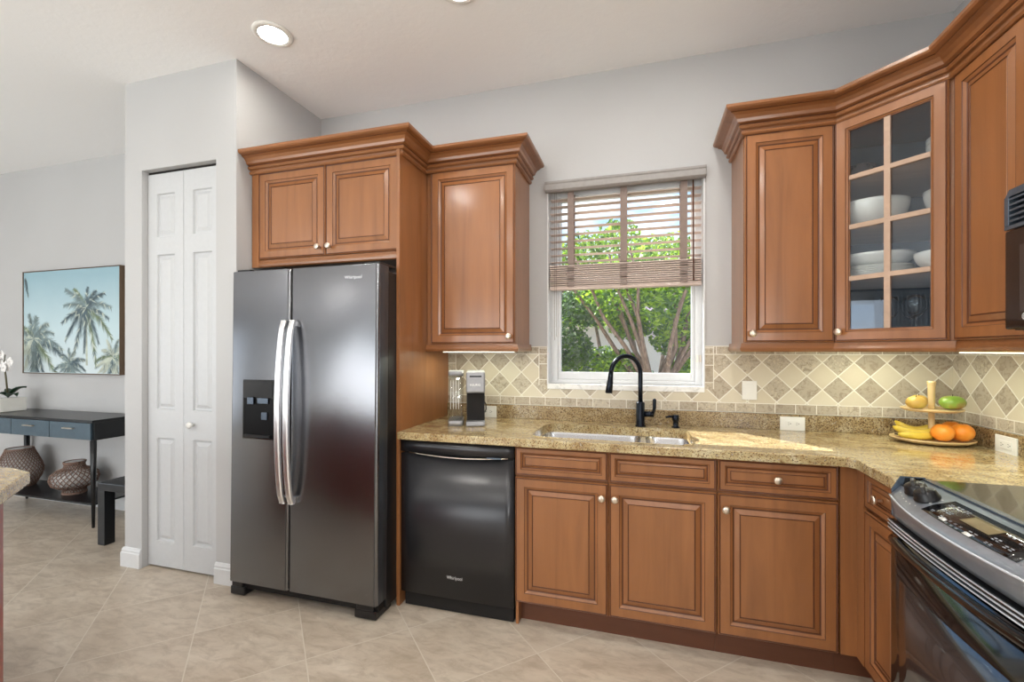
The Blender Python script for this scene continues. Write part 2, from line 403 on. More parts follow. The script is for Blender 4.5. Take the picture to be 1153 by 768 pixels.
# ------------------------------------------------------------------ room shell
XR, XL, YB, H = 1.455, -7.2, -6.5, 2.993
PX0, PX1, PY = -3.10, -2.22, -.70            # pantry closet
WX0, WX1, WZ0, WZ1 = -.566, .326, 1.122, 2.33  # kitchen window opening
struct('floor', MB().box(XL-.15, XR+.15, YB-.15, .15, -.12, 0), FLOOR)
struct('ceiling', MB().box(XL-.15, XR+.15, YB-.15, .15, H, H+.12), CEIL)
m = MB(); m.box(XL-.15, WX0, 0, .15, 0, H); m.box(WX1, XR+.15, 0, .15, 0, H); m.box(WX0, WX1, 0, .15, 0, WZ0-.02); m.box(WX0, WX1, 0, .15, WZ1, H)
struct('wall_back', m, WALL)
struct('wall_right', MB().box(XR, XR+.15, -3.85, 0, 0, H).box(XR, XR+.15, YB, -5.95, 0, H).box(XR, XR+.15, -5.95, -3.85, 0, .55).box(XR, XR+.15, -5.95, -3.85, 2.35, H), WALL)
m = MB(); m.box(XL-.15, XL, -2.3, 0, 0, H); m.box(XL-.15, XL, YB, -3.9, 0, H); m.box(XL-.15, XL, -3.9, -2.3, 2.3, H); m.box(XL-.15, XL, -3.9, -2.3, 0, .25)
struct('wall_left', m, WALL)
m = MB(); m.box(XL-.15, -6.75, YB-.15, YB, 0, H); m.box(-2.05, XR+.15, YB-.15, YB, 0, H); m.box(-6.75, -2.05, YB-.15, YB, 2.25, H)
struct('wall_front', m, WALL)
# pantry closet walls with the recessed bifold opening
OX0, OX1, OZ = -2.957, -2.368, 2.44
m = MB(); m.box(PX0, OX0, PY, PY+.11, 0, H); m.box(OX1, PX1, PY, PY+.11, 0, H); m.box(OX0, OX1, PY, PY+.11, OZ, H)
m.box(PX1-.11, PX1, PY+.11, 0, 0, H); m.box(PX0, PX0+.11, PY+.11, 0, 0, H)
struct('wall_pantry', m, WALL)
def baseboard(name, path):
    mb = MB(); sweep(mb, path, [(0, 0), (.016, 0), (.016, .085), (.011, .092), (.013, .1), (.006, .116), (0, .118)])
    struct(name, mb, TRIM)
baseboard('baseboard_back', [(XL, 0), (PX0, 0)])
baseboard('baseboard_pantry_left', [(PX0, -.0), (PX0, PY), (OX0, PY)])
baseboard('baseboard_pantry_right', [(OX1, PY), (PX1, PY), (PX1, PY+.06)])
# rear sliding glass doors (unseen, added to let light in) and dining window
m = MB()
for x in (-6.75, -5.2, -3.65, -2.1): m.box(x, x+.05, YB-.1, YB-.03, 0, 2.25)
m.box(-6.7, -2.1, YB-.1, YB-.03, 2.2, 2.25); m.box(-6.7, -2.1, YB-.1, YB-.03, 0, .05)
d = struct('added_rear_doors', m, TRIM); obj('pane', MB().box(-6.7, -2.1, YB-.07, YB-.065, .05, 2.2), GLASS, d)
m = MB()
for y in (-3.9, -3.13, -2.35): m.box(XL-.1, XL-.03, y, y+.05, .25, 2.3)
m.box(XL-.1, XL-.03, -3.9, -2.3, 2.25, 2.3); m.box(XL-.1, XL-.03, -3.9, -2.3, .25, .3)
d = struct('window_2', m, TRIM); obj('pane', MB().box(XL-.07, XL-.065, -3.85, -2.35, .3, 2.25), GLASS, d)
CURT = simple('grey_curtain', rgb(178,180,182), .9)
m = MB()
for y in (-5.95, -4.93, -3.9): m.box(XR+.06, XR+.12, y, y+.05, .55, 2.35)
m.box(XR+.06, XR+.12, -5.9, -3.9, 2.3, 2.35); m.box(XR+.06, XR+.12, -5.9, -3.9, .55, .6)
d = struct('added_fill_window', m, TRIM); obj('pane', MB().box(XR+.09, XR+.094, -5.9, -3.9, .6, 2.3), GLASS, d)  # unseen window, added to bring fill light from the right
def curtain(y0, y1, label):
    mb = MB(); n = 90; v = []
    for i in range(n+1):
        y = y0+(y1-y0)*i/n; x = XL+.12+.035*math.sin(i*1.15)+.01*math.sin(i*.31)
        v += [(x, y, .02), (x, y, 2.48)]
    mb.add(v, [(2*i, 2*i+2, 2*i+3, 2*i+1) for i in range(n)], 0, True)
    o = tag(obj('curtain', mb, CURT), label, 'curtain')
    s = o.modifiers.new('thick', 'SOLIDIFY'); s.thickness = .004
curtain(-4.95, -3.75, 'grey pleated curtain gathered beside the dining room window, mirrored in the cabinet glass')
curtain(-2.45, -2.15, 'narrow grey curtain stack on the near side of the dining room window')
tag(obj('curtain_rod', MB().tube([(XL+.12, -5.05, 2.5), (XL+.12, -2.1, 2.5)], .014), BLACK), 'black curtain rod above the dining room window', 'curtain rod')
# ------------------------------------------------------------------ tile backsplash and its edges
m = MB(); m.box(-1.225, WX0, -.008, 0, .999, 1.362); m.box(WX0, WX1, -.008, 0, .999, WZ0-.02); m.box(WX1, XR, -.008, 0, .999, 1.362)
struct('tile_backsplash_back', m, TILEX)
struct('tile_backsplash_right', MB().box(XR-.008, XR, -1.8, -.008, .999, 1.40), TILEY)
# ------------------------------------------------------------------ kitchen window
MARB, t = newmat('marble_sill'); p = t.pos(); n = t.noise(p, 14, 6, .65, 1.5)
t.bsdf(t.ramp(n, [(.35, rgb(206,206,204)), (.48, rgb(238,237,234)), (1, rgb(246,245,242))]), .15)
win = struct('window_1', MB().box(WX0, WX0+.05, .07, .13, WZ0+.012, WZ1).box(WX1-.043, WX1, .07, .13, WZ0+.012, WZ1)
       .box(WX0+.05, WX1-.043, .07, .13, WZ0+.012, WZ0+.035).box(WX0+.05, WX1-.043, .07, .13, WZ1-.04, WZ1), TRIM, bevel=.003)
sx0, sx1 = WX0+.05, WX1-.043
m = MB(); m.box(sx0, sx0+.018, .082, .112, 1.157, 1.76); m.box(sx1-.018, sx1, .082, .112, 1.157, 1.76); m.box(sx0+.018, sx1-.018, .082, .112, 1.157, 1.203); m.box(sx0+.018, sx1-.018, .082, .112, 1.725, 1.76)
sash = obj('lower_sash', m, TRIM, win, bevel=.003)
obj('pane', MB().box(sx0+.018, sx1-.018, .096, .100, 1.203, 1.725), GLASS, sash)
m = MB(); m.box(sx0, sx0+.018, .100, .128, 1.74, 2.29); m.box(sx1-.018, sx1, .100, .128, 1.74, 2.29); m.box(sx0, sx1, .113, .128, 1.74, 1.77); m.box(sx0, sx1, .100, .128, 2.27, 2.29)
sash = obj('upper_sash', m, TRIM, win, bevel=.003)
obj('pane', MB().box(sx0+.018, sx1-.018, .118, .121, 1.77, 2.27), GLASS, sash)
obj('latch', MB().box(WX1-.036, WX1-.026, .060, .072, 1.27, 1.31).box(WX1-.018, WX1-.010, .060, .072, 1.27, 1.31), KNOB, win)
obj('window_sill', MB().box(WX0, WX1, -.012, .15, WZ0-.02, WZ0+.012), MARB, win, bevel=.002)
struct('trim_1', MB().box(WX0-.002, WX0+.006, -.010, .07, WZ0+.012, WZ1).box(WX1-.006, WX1+.002, -.010, .07, WZ0+.012, WZ1), TRIM)
# blind
SLAT = wood_mat('blind_slat_wood', rgb(204,184,173), .85, rough=.5, axis='x')
TAPE = simple('taupe_ladder_tape', rgb(142,126,118), .9)
VAL = simple('blind_valance_paint', rgb(150,146,143), .45)
bl = thing('window_blind', 'half-raised horizontal slat blind with taupe tapes in the kitchen window', 'blind', (-.12, 0, 1.71))
m = MB(); m.prism([(-.03, 2.296), (-.045, 2.305), (-.045, 2.338), (-.05, 2.343), (-.05, 2.356), (-.0005, 2.356), (-.0005, 2.296)], 'x', -.574, .332)
obj('valance', m, VAL, bl, bevel=.002)
bx0, bx1 = WX0+.012, WX1-.012
for i in range(10):
    zc = 2.262-.0425*i
    obj('slat', MB().prism([(.012, zc), (.037, zc+.004), (.062, zc), (.062, zc-.003), (.037, zc+.001), (.012, zc-.003)], 'x', bx0, bx1), SLAT, bl)
for i in range(11):
    zc = 1.856-.0127*i
    dx = random.uniform(-.003, .003)
    obj('slat', MB().box(bx0+dx, bx1+dx, .010, .062, zc-.0062, zc), SLAT, bl)
obj('bottom_rail', MB().box(bx0, bx1, .010, .064, 1.706, 1.722), SLAT, bl, bevel=.003)
for x in (-.444, -.132, .200):
    m = MB(); m.box(x, x+.038, .0085, .0095, 1.862, 2.30); m.box(x, x+.038, .0645, .0655, 1.706, 2.30)
    for i in range(8):
        m.box(x-.001, x+.039, .004-.002*(i % 2), .0085, 1.724+.0165*i, 1.733+.0165*i)
    obj('ladder_tape', m, TAPE, bl)
obj('cord', MB().tube([(-.522, .004, 2.3), (-.522, .004, 1.4)], .0012, 6).tube([(-.512, .004, 2.3), (-.512, .004, 1.42)], .0012, 6), TAPE, bl)
obj('tilt_wand', MB().tube([(.268, .003, 2.3), (.270, .002, 1.73)], .004, 8), GLAZE, bl)
# ------------------------------------------------------------------ raised panel doors and drawers
PROF = [(0, 0, 0), (0, .015, 0), (.004, .020, 0), (.0075, .0185, 1), (.0095, .020, 1), (.046, .020, 0), (.048, .017, 1), (.058, .0115, 0), (.0615, .0095, 1), (.0645, .0095, 1), (.084, .0175, 0), (.0855, .0155, 1), (.0885, .0155, 1), (.0895, .017, 0)]
DPROF = [(0, 0, 0), (0, .015, 0), (.004, .020, 0), (.0075, .0185, 1), (.0095, .020, 1), (.027, .020, 0), (.0285, .017, 1), (.034, .012, 0), (.0365, .010, 1), (.0385, .010, 1), (.048, .0165, 0), (.0493, .015, 1), (.0515, .015, 1), (.0523, .0165, 0)]
def front(name, parent, O, U, w, h, prof=PROF, knob=None, label=None):
    U = Vector(U); N = Vector((U.y, -U.x, 0))      # outward when U runs left to right seen from the room
    mb = MB(); mb.panel(O, U, N, w, h, prof)
    o = obj(name, mb, [WOOD, GLAZE], parent)
    if knob:
        k = MB(); k.lathe([(.006, 0), (.006, .010), (.0045, .014), (.010, .018), (.0155, .022), (.0165, .027), (.0145, .0315), (.009, .0335), (.0001, .034)], n=20)
        P = Vector(O)+U*knob[0]+Vector((0, 0, knob[1]))+N*.0205
        k.xf(Matrix.Translation(P) @ N.to_track_quat('Z', 'Y').to_matrix().to_4x4())
        obj('knob', k, KNOB, o)
    return o
R, B = (1, 0, 0), (0, -1, 0)      # along the back wall / along the right wall (towards the camera)
CROWN = [(0, 2.366), (.010, 2.366), (.016, 2.373), (.016, 2.381), (.010, 2.386), (.012, 2.390), (.023, 2.393), (.028, 2.400), (.026, 2.407), (.020, 2.411), (.024, 2.415), (.036, 2.419), (.041, 2.432), (.052, 2.446), (.070, 2.453), (.068, 2.457), (.077, 2.459), (.088, 2.462), (.094, 2.469), (.094, 2.482), (0, 2.482)]
CROWNG = {3, 9, 14}
RAIL = [(0, 1.330), (.010, 1.330), (.017, 1.336), (.019, 1.346), (.015, 1.356), (.012, 1.372), (0, 1.372)]
# --- tall fridge surround: panel, over-fridge cabinet
fc = thing('wall_cabinet', 'wide two-door wooden wall cabinet above the refrigerator', 'cabinet', (-1.72, -.3, 1.82))
obj('carcass', MB().box(-2.215, -1.246, -.578, -.002, 1.865, 2.40), WOODX, fc)
obj('filler_strip', MB().box(-2.215, -2.166, -.60, -.578, 1.822, 2.378), WOOD, fc, bevel=.002)
front('door', fc, (-2.164, -.58, 1.868), R, .459, .502, knob=(.425, .045))
front('door', fc, (-1.701, -.58, 1.868), R, .454, .502, knob=(.032, .045))
m = MB(); m.prism([(-.578, 1.822), (-.590, 1.822), (-.598, 1.828), (-.600, 1.840), (-.594, 1.850), (-.592, 1.864), (-.578, 1.864)], 'x', -2.166, -1.246); obj('light_rail', m, WOODX, fc)
pn = tag(obj('end_panel', MB().box(-1.245, -1.225, -.62, -.002, 0, 2.40), WOOD, bevel=.0015), 'full-height wooden panel between the refrigerator and the dishwasher', 'panel')
# --- wall cabinet left of the window
uc = thing('wall_cabinet', 'single-door wooden wall cabinet left of the window, above the coffee maker', 'cabinet', (-.95, -.16, 1.33))
obj('carcass', MB().box(-1.222, -.681, -.31, -.002, 1.372, 2.40), WOOD, uc)
front('door', uc, (-1.190, -.312, 1.375), R, .508, .997, knob=(.478, .040))
m = MB(); sweep(m, [(-1.223, -.31), (-.681, -.31), (-.681, -.003)], RAIL); obj('light_rail', m, WOODX, uc)
m = MB(); sweep(m, [(-2.217, -.60), (-1.225, -.60), (-1.225, -.33), (-.681, -.33), (-.681, -.003)], CROWN, glaze=CROWNG)
cm = obj('crown_molding', m, [WOODX, GLAZE]); tag(cm, 'stepped wooden crown moulding on the cabinets left of the window', 'crown moulding')
# --- wall cabinets right of the window
rc = thing('wall_cabinet', 'single-door wooden wall cabinet right of the window, beside the glass door', 'cabinet', (.65, -.16, 1.33))
obj('carcass', MB().box(.464, .843, -.31, -.002, 1.372, 2.40), WOOD, rc)
front('door', rc, (.467, -.312, 1.375), R, .370, .997, knob=(.030, .042))
m = MB(); sweep(m, [(.464, -.003), (.464, -.31), (.842, -.31)], RAIL); obj('light_rail', m, WOODX, rc)
# corner cabinet with glass door
q = 1/math.sqrt(2)
MUNT = wood_mat('sheen_tinted_muntin_wood', rgb(188,160,138), .88, rough=.45, axis='x')  # wood colour paled to carry the sheen on muntins and shelves
CABIN = simple('shade_tinted_cabinet_lining', rgb(74,84,96), .6)  # inside shade and room reflection put into the lining colour
gc = thing('corner_cabinet', 'diagonal corner wall cabinet with an eight-light glass door showing white dishes', 'cabinet', (1.2, -.25, 1.33))
m = MB()
m.prism([(.845, -.002), (.845, -.318), (1.1385, -.6115), (1.452, -.6115), (1.452, -.002)], 'z', 1.372, 1.39)
m.prism([(.845, -.002), (.845, -.318), (1.1385, -.6115), (1.452, -.6115), (1.452, -.002)], 'z', 2.37, 2.40)
m.box(.845, .858, -.318, -.002, 1.39, 2.37); m.box(1.1385, 1.452, -.6115, -.600, 1.39, 2.37)
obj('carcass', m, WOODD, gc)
obj('face_stile', MB().prism([(1.118, -.593), (1.137, -.612), (1.144, -.612), (1.144, -.600), (1.130, -.583)], 'z', 1.375, 2.372), WOOD, gc)
obj('face_stile', MB().prism([(.8455, -.318), (.852, -.3255), (.862, -.314), (.8455, -.300)], 'z', 1.375, 2.372), WOOD, gc)
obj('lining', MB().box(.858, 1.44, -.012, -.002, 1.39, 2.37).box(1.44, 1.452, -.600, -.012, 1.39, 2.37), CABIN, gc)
SH = [1.656, 1.885, 2.105]
for s_ in SH:
    obj('shelf', MB().prism([(.859, -.013), (.859, -.322), (1.128, -.5995), (1.439, -.5995), (1.439, -.013)], 'z', s_-.009, s_+.009), MUNT, gc)
Ud = Vector((q, -q, 0)); Nd = Vector((-q, -q, 0))
O = Vector((.848, -.3210, 1.375)); O = O + Nd*.0
DW_, DH = .392, .997
fr = MB()
FP = [(0, 0, 0), (0, .015, 0), (.004, .020, 0), (.0075, .0185, 1), (.0095, .020, 1), (.044, .020, 0), (.046, .017, 1), (.052, .013, 0), (.054, .010, 1), (.056, .010, 0), (.056, 0, 0)]
fr.rings(O, Ud, Nd, DW_, DH, FP)
fr.rings(O, Ud, Nd, DW_, DH, [(.056, 0, 0), (0, 0, 0)])
dr = obj('glass_door', fr, [WOOD, GLAZE], gc)
def dbox(mb, u0, u1, z0, z1, n0, n1, m_=0):
    v = []
    for zz in (z0, z1):
        for (u, n_) in ((u0, n0), (u1, n0), (u1, n1), (u0, n1)):
            v.append(O+Ud*u+Nd*n_+Vector((0, 0, zz-O.z)))
    mb.add(v, [(0,3,2,1),(4,5,6,7),(0,1,5,4),(1,2,6,5),(2,3,7,6),(3,0,4,7)], m_)
m = MB(); dbox(m, DW_/2-.011, DW_/2+.011, 1.431, 2.316, .004, .014)
for s_ in SH:
    dbox(m, .056, DW_/2-.011, s_-.010, s_+.010, .005, .0135); dbox(m, DW_/2+.011, DW_-.056, s_-.010, s_+.010, .005, .0135)
obj('muntins', m, MUNT, dr)
m = MB(); dbox(m, .054, DW_-.054, 1.429, 2.318, .001, .004); obj('pane', m, CABGL, dr)
k = MB(); k.lathe([(.006, 0), (.006, .010), (.0045, .014), (.010, .018), (.0155, .022), (.0165, .027), (.0145, .0315), (.009, .0335), (.0001, .034)], n=20)
k.xf(Matrix.Translation(O+Ud*.026+Vector((0, 0, .045))+Nd*.0205) @ Nd.to_track_quat('Z', 'Y').to_matrix().to_4x4()); obj('knob', k, KNOB, dr)
m = MB(); sweep(m, [(.846, -.318), (1.1385, -.6105)], RAIL); obj('light_rail', m, WOODX, gc)
# wall cabinet on the right wall
sc_ = thing('wall_cabinet', 'tall single-door wooden wall cabinet between the glass corner cabinet and the microwave', 'cabinet', (1.29, -.78, 1.33))
obj('carcass', MB().box(1.145, 1.452, -.965, -.614, 1.372, 2.40), WOOD, sc_)
front('door', sc_, (1.143, -.616, 1.375), B, .345, .997)
m = MB(); sweep(m, [(1.145, -.613), (1.145, -.965)], RAIL); obj('light_rail', m, WOODX, sc_)
oc = thing('wall_cabinet', 'short wooden wall cabinet above the microwave', 'cabinet', (1.29, -1.35, 1.83))
obj('carcass', MB().box(1.145, 1.452, -1.74, -.968, 1.83, 2.40), WOOD, oc)
front('door', oc, (1.143, -.971, 1.835), B, .380, .537)
front('door', oc, (1.143, -1.355, 1.835), B, .380, .537)
m = MB(); sweep(m, [(.464, -.003), (.464, -.33), (.8445, -.33), (1.125, -.6105), (1.125, -1.74)], CROWN, glaze=CROWNG)
tag(obj('crown_molding', m, [WOODX, GLAZE]), 'angled wooden crown moulding on the cabinets right of the window', 'crown moulding')
# ------------------------------------------------------------------ under-cabinet lights
def ucl(x0, x1, y0, y1, label, e, up=0):
    o = thing('under_cabinet_light', label, 'light', ((x0+x1)/2, (y0+y1)/2, 1.352), 'strip lights under the wall cabinets')
    obj('housing', MB().box(x0, x1, y0, y1, 1.330+up, 1.3715), WHITEP, o)
    obj('diffuser', MB().box(x0+.005, x1-.005, y0+.003, y1-.003, 1.3245+up, 1.330+up), STRIPL, o)
    a = area('under_cabinet_lamp', ((x0+x1)/2, (y0+y1)/2, 1.3235+up), (0, 0, 0), x1-x0-.02, y1-y0-.012, e*.5, (.96, 1, .80)); return o
ucl(-1.14, -.70, -.285, -.25, 'slim strip light under the cabinet left of the window', 3.2)
ucl(1.165, 1.20, -.93, -.56, 'slim strip light under the cabinet beside the microwave', 4.8)
ucl(.92, 1.22, -.26, -.21, 'slim strip light under the corner cabinet, left of the fruit stand', 3.0, .033)
# ------------------------------------------------------------------ base cabinets
sb = thing('base_cabinet', 'two-door wooden base cabinet under the sink with two plain false drawer fronts', 'cabinet', (-.15, -.3, 0))
obj('carcass', MB().box(-.600, -.5825, -.595, -.002, .115, .874).box(.286, .303, -.595, -.002, .115, .874).box(-.5825, .286, -.595, -.577, .70, .874).box(-.5825, .286, -.595, -.577, .115, .135).box(-.17, -.14, -.595, -.577, .135, .70).box(-.5825, .286, -.577, -.002, .115, .135), WOODX, sb)
front('drawer_front', sb, (-.599, -.595, .733), R, .442, .138, DPROF)
front('drawer_front', sb, (-.153, -.595, .733), R, .454, .138, DPROF)
front('door', sb, (-.599, -.595, .117), R, .442, .607, knob=(.415, .545))
front('door', sb, (-.153, -.595, .117), R, .454, .607, knob=(.028, .545))
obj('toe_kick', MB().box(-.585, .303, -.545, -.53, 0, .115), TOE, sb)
obj('side_foot', MB().box(-.600, -.586, -.595, -.45, 0, .115), WOOD, sb)
db = thing('base_cabinet', 'wooden base cabinet with a knobbed drawer over one door, right of the sink', 'cabinet', (.53, -.3, 0))
obj('carcass', MB().box(.304, .755, -.595, -.002, .115, .874), WOODX, db)
d = front('drawer', db, (.307, -.595, .733), R, .445, .138, DPROF, knob=(.2225, .069))
front('door', db, (.307, -.595, .117), R, .445, .607, knob=(.028, .545))
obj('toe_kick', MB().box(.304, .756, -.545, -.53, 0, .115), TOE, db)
cb = thing('base_cabinet', 'corner wooden base cabinet with a narrow drawer and door beside the range', 'cabinet', (1.1, -.6, 0))
obj('carcass', MB().prism([(.757, -.002), (.757, -.597), (.815, -.597), (.815, -.612), (.835, -.612), (.835, -.955), (1.452, -.955), (1.452, -.002)], 'z', .115, .874), WOOD, cb)
obj('corner_stile', MB().prism([(.758, -.598), (.758, -.613), (.814, -.613), (.814, -.672), (.834, -.672), (.834, -.613), (.816, -.598)], 'z', .117, .872), WOOD, cb)
front('drawer', cb, (.833, -.676, .733), B, .276, .138, DPROF, knob=(.138, .069))
front('door', cb, (.833, -.676, .117), B, .276, .607)
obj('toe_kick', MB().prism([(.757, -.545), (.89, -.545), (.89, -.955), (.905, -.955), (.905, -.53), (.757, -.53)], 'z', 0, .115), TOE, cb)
# ------------------------------------------------------------------ countertop with sink cut-out
def rrect(x0, x1, y0, y1, r, n=5):
    P = []
    for cx, cy, a0 in ((x1-r, y0+r, -PI/2), (x1-r, y1-r, 0), (x0+r, y1-r, PI/2), (x0+r, y0+r, PI)):
        for i in range(n+1):
            a = a0+PI/2*i/n; P.append((cx+r*math.cos(a), cy+r*math.sin(a)))
    return P
SX0, SX1, SY0, SY1 = -.530, .222, -.585, -.190
ct = thing('countertop', 'L-shaped speckled tan granite countertop along the back and right walls', 'countertop', (0, -.3, .875))
hole = rrect(SX0, SX1, SY0, SY1, .06)
m = MB(); z0, z1 = .8755, .915
# top and bottom as quads strips around the hole
def fill(mb, z_, flip):
    bx = [(-.60, -.648), (.30, -.648), (.30, -.002), (-.60, -.002)]   # outer box around the hole
    n = len(hole); per = []
    for (x, y) in hole:
        cx, cy = (SX0+SX1)/2, (SY0+SY1)/2
        per.append((x, y))
    o = len(mb.v)
    for x, y in per: mb.v.append((x, y, z_))
    k = len(mb.v)
    for x, y in bx: mb.v.append((x, y, z_))
    q_ = n//4
    # hole order: BR, TR, TL, BL ; box: BL, BR, TR, TL
    fs = []
    cid = [1, 2, 3, 0]
    for c_ in range(4):
        for i in range(q_-1): fs.append([o+c_*q_+i, k+cid[c_], o+c_*q_+i+1])
        a1 = o+c_*q_+q_-1; a2 = o+((c_+1) % 4)*q_
        fs.append([a1, k+cid[c_], k+cid[(c_+1) % 4], a2])
    for f_ in fs:
        mb.f.append(f_ if not flip else f_[::-1]); mb.m.append(0); mb.sm.append(False)
fill(m, z1, False); fill(m, z0, True)
n = len(hole); o_ = len(m.v)
for x, y in hole: m.v.append((x, y, z0))
for x, y in hole: m.v.append((x, y, z1))
for i in range(n):
    j = (i+1) % n; m.f.append([o_+i, o_+j, o_+n+j, o_+n+i]); m.m.append(0); m.sm.append(True)
m.add([(-.60, -.648, z0), (.30, -.648, z0), (.30, -.648, z1), (-.60, -.648, z1), (-.60, -.002, z0), (.30, -.002, z0), (.30, -.002, z1), (-.60, -.002, z1)], [(0, 1, 2, 3), (5, 4, 7, 6)])
L1 = [(-1.2245, -.648), (-.60, -.648), (-.60, -.002), (-1.2245, -.002)]
L2 = [(.30, -.648), (.765, -.648), (.787, -.672), (.787, -.957), (1.452, -.957), (1.452, -.002), (.30, -.002)]
for L, sk in ((L1, (1,)), (L2, (6,))):
    k = len(L); v = [(x, y, z0) for x, y in L]+[(x, y, z1) for x, y in L]
    fs = [list(range(k-1, -1, -1)), list(range(k, 2*k))]
    for i in range(k):
        if i in sk: continue
        j = (i+1) % k; fs.append([i, j, j+k, i+k])
    m.add(v, fs)
slab = obj('slab', m, GRAN, ct)
wl = slab.modifiers.new('weld', 'WELD'); wl.merge_threshold = .0002
bv = slab.modifiers.new('bevel', 'BEVEL'); bv.width = .005; bv.segments = 3; bv.limit_method = 'ANGLE'; bv.angle_limit = math.radians(60)
obj('upstand', MB().box(-1.2245, XR-.002, -.024, -.0025, .915, .998).box(XR-.024, XR-.0025, -.957, -.024, .915, .998), GRANV, ct, bevel=.002)
# ------------------------------------------------------------------ sink
sk = thing('sink', 'undermount double-bowl stainless steel sink below the window', 'sink', (-.15, -.39, .70))
def bowl(x0, x1, y0, y1, name):
    m = MB(); zs = [(.8745, 0, .055), (.862, .004, .052), (.72, .012, .05), (.705, .022, .05), (.70, .05, .045)]
    rings_ = []
    for zz, ins, r in zs:
        rings_.append([(x, y, zz) for x, y in rrect(x0+ins, x1-ins, y0+ins, y1-ins, r)])
    n = len(rings_[0]); v = [p for r_ in rings_ for p in r_]
    f = [(i*n+j, i*n+(j+1) % n, (i+1)*n+(j+1) % n, (i+1)*n+j) for i in range(len(zs)-1) for j in range(n)]
    f = [tuple(reversed(a)) for a in f]
    f.append([(len(zs)-1)*n+j for j in range(n)])
    m.add(v, f, 0, True)
    b_ = obj(name, m, STEEL, sk)
    d_ = MB().lathe([(.045, .7015), (.043, .704), (.035, .703), (.03, .7005)], ((x0+x1)/2, (y0+y1)/2, 0), 24)
    obj('drain', d_, STEEL, b_)
bowl(SX0-.004, -.015, SY0-.004, SY1+.004, 'bowl'); bowl(.01, SX1+.004, SY0-.004, SY1+.004, 'bowl')
m = MB(); m.box(-.015, .01, SY0, SY1, .865, .8745); obj('divider', m, STEEL, sk)
# ------------------------------------------------------------------ faucet + soap dispenser
MB_ = simple('oil_black_metal', rgb(24,30,40), .25, metal=.7)
fa = thing('faucet', 'tall black gooseneck pull-down kitchen faucet behind the sink', 'faucet', (-.017, -.114, .915))
fx, fy = -.017, -.114
obj('base', MB().lathe([(.029, .915), (.029, .921), (.0235, .924), (.0235, 1.045), (.021, 1.050), (.014, 1.052)], (fx, fy, 0)), MB_, fa)
dd = Vector((-.76, -.65, 0)).normalized(); pts = [(fx, fy, 1.045), (fx, fy, 1.13), (fx, fy, 1.205)]
for i in range(1, 17):
    a = PI*i/16*.97; c_ = Vector((fx, fy, 1.205))+dd*.1; pts.append(tuple(c_-dd*.1*math.cos(a)+Vector((0, 0, .1*math.sin(a)))))
obj('gooseneck', MB().tube(pts, .0125, 16), MB_, fa)
e = Vector(pts[-1]); e2 = e+dd*.004+Vector((0, 0, -.035)); e3 = e+dd*.014+Vector((0, 0, -.105))
sp = obj('spray_head', MB().tube([e, e2, e2+(e3-e2)*.2, e3, e3+Vector((0, 0, -.002))], [.0125, .0145, .017, .019, .016], 16), MB_, fa)
obj('button', MB().tube([e2+dd*.014+Vector((0, 0, -.01)), e2+dd*.022+Vector((0, 0, -.045))], .006, 8), BLACK, sp)
lv = MB().tube([(fx+.015, fy, .985), (fx+.072, fy-.01, .985)], .0155, 16)
h_ = obj('lever_hub', lv, MB_, fa)
obj('lever', MB().tube([(fx+.066, fy-.012, .985), (fx+.074, fy-.014, 1.02), (fx+.074, fy-.014, 1.065), (fx+.073, fy-.014, 1.072)], [.007, .0095, .0105, .005], 12), MB_, h_)
so = thing('soap_dispenser', 'small black soap dispenser pump right of the faucet', 'soap dispenser', (.168, -.105, .915))
obj('body', MB().lathe([(.022, .915), (.022, .920), (.015, .924), (.015, .950), (.018, .954), (.018, .981), (.015, .985)], (.168, -.105, 0), 20), MB_, so)
obj('spout', MB().tube([(.168, -.105, .974), (.135, -.112, .975), (.116, -.116, .970)], [.007, .006, .005], 10), MB_, so)
# ------------------------------------------------------------------ dishwasher
dw = thing('dishwasher', 'black built-in dishwasher between the wood panel and the sink cabinet', 'dishwasher', (-.91, -.3, 0))
DWB, t = newmat('black_appliance_enamel'); n_ = t.noise(t.obj(), 2, 2)
t.bsdf(rgb(40,40,44), .3, metal=.3, coat=.35, coat_r=.2)
obj('tub', MB().box(-1.212, -.612, -.585, -.03, .10, .868), BLACK, dw)
# door: gently bowed front in plan
def bowed(x0, x1, yf, yb, z0, z1, bow, n=14):
    P = [(x0, yb)]
    for i in range(n+1):
        u = i/n; P.append((x0+(x1-x0)*u, yf-bow*(1-(2*u-1)**2)))
    P.append((x1, yb)); return MB().prism(P, 'z', z0, z1, 0, True)
obj('door', bowed(-1.219, -.606, -.613, -.586, .080, .800, .004), DWB, dw)
m = bowed(-1.219, -.606, -.618, -.586, .812, .868, .014); cpn = obj('control_panel', m, DWB, dw)
m = MB(); m.box(-1.203, -.608, -.602, -.586, .7995, .8125); obj('handle_recess', m, DARKGAP, dw)
m = MB()
P = []
for i in range(15):
    u = i/14; P.append((-1.17+.535*u, -.617-.013*(1-(2*u-1)**2), .808-.012*math.sin(PI*u)))
m.tube(P, .0028, 8); obj('handle_lip', m, KNOB, cpn)
obj('badge', MB().box(-.74, -.665, -.6275, -.624, .803, .810), BLUESTEEL, cpn)
obj('toe_panel', MB().box(-1.205, -.612, -.595, -.56, .004, .079), DARKGAP, dw)
text('logo', 'Whirlpool', .024, (-.955, -.6256, .184), R, (0,0,1), SILVER, dw, squash=.85)
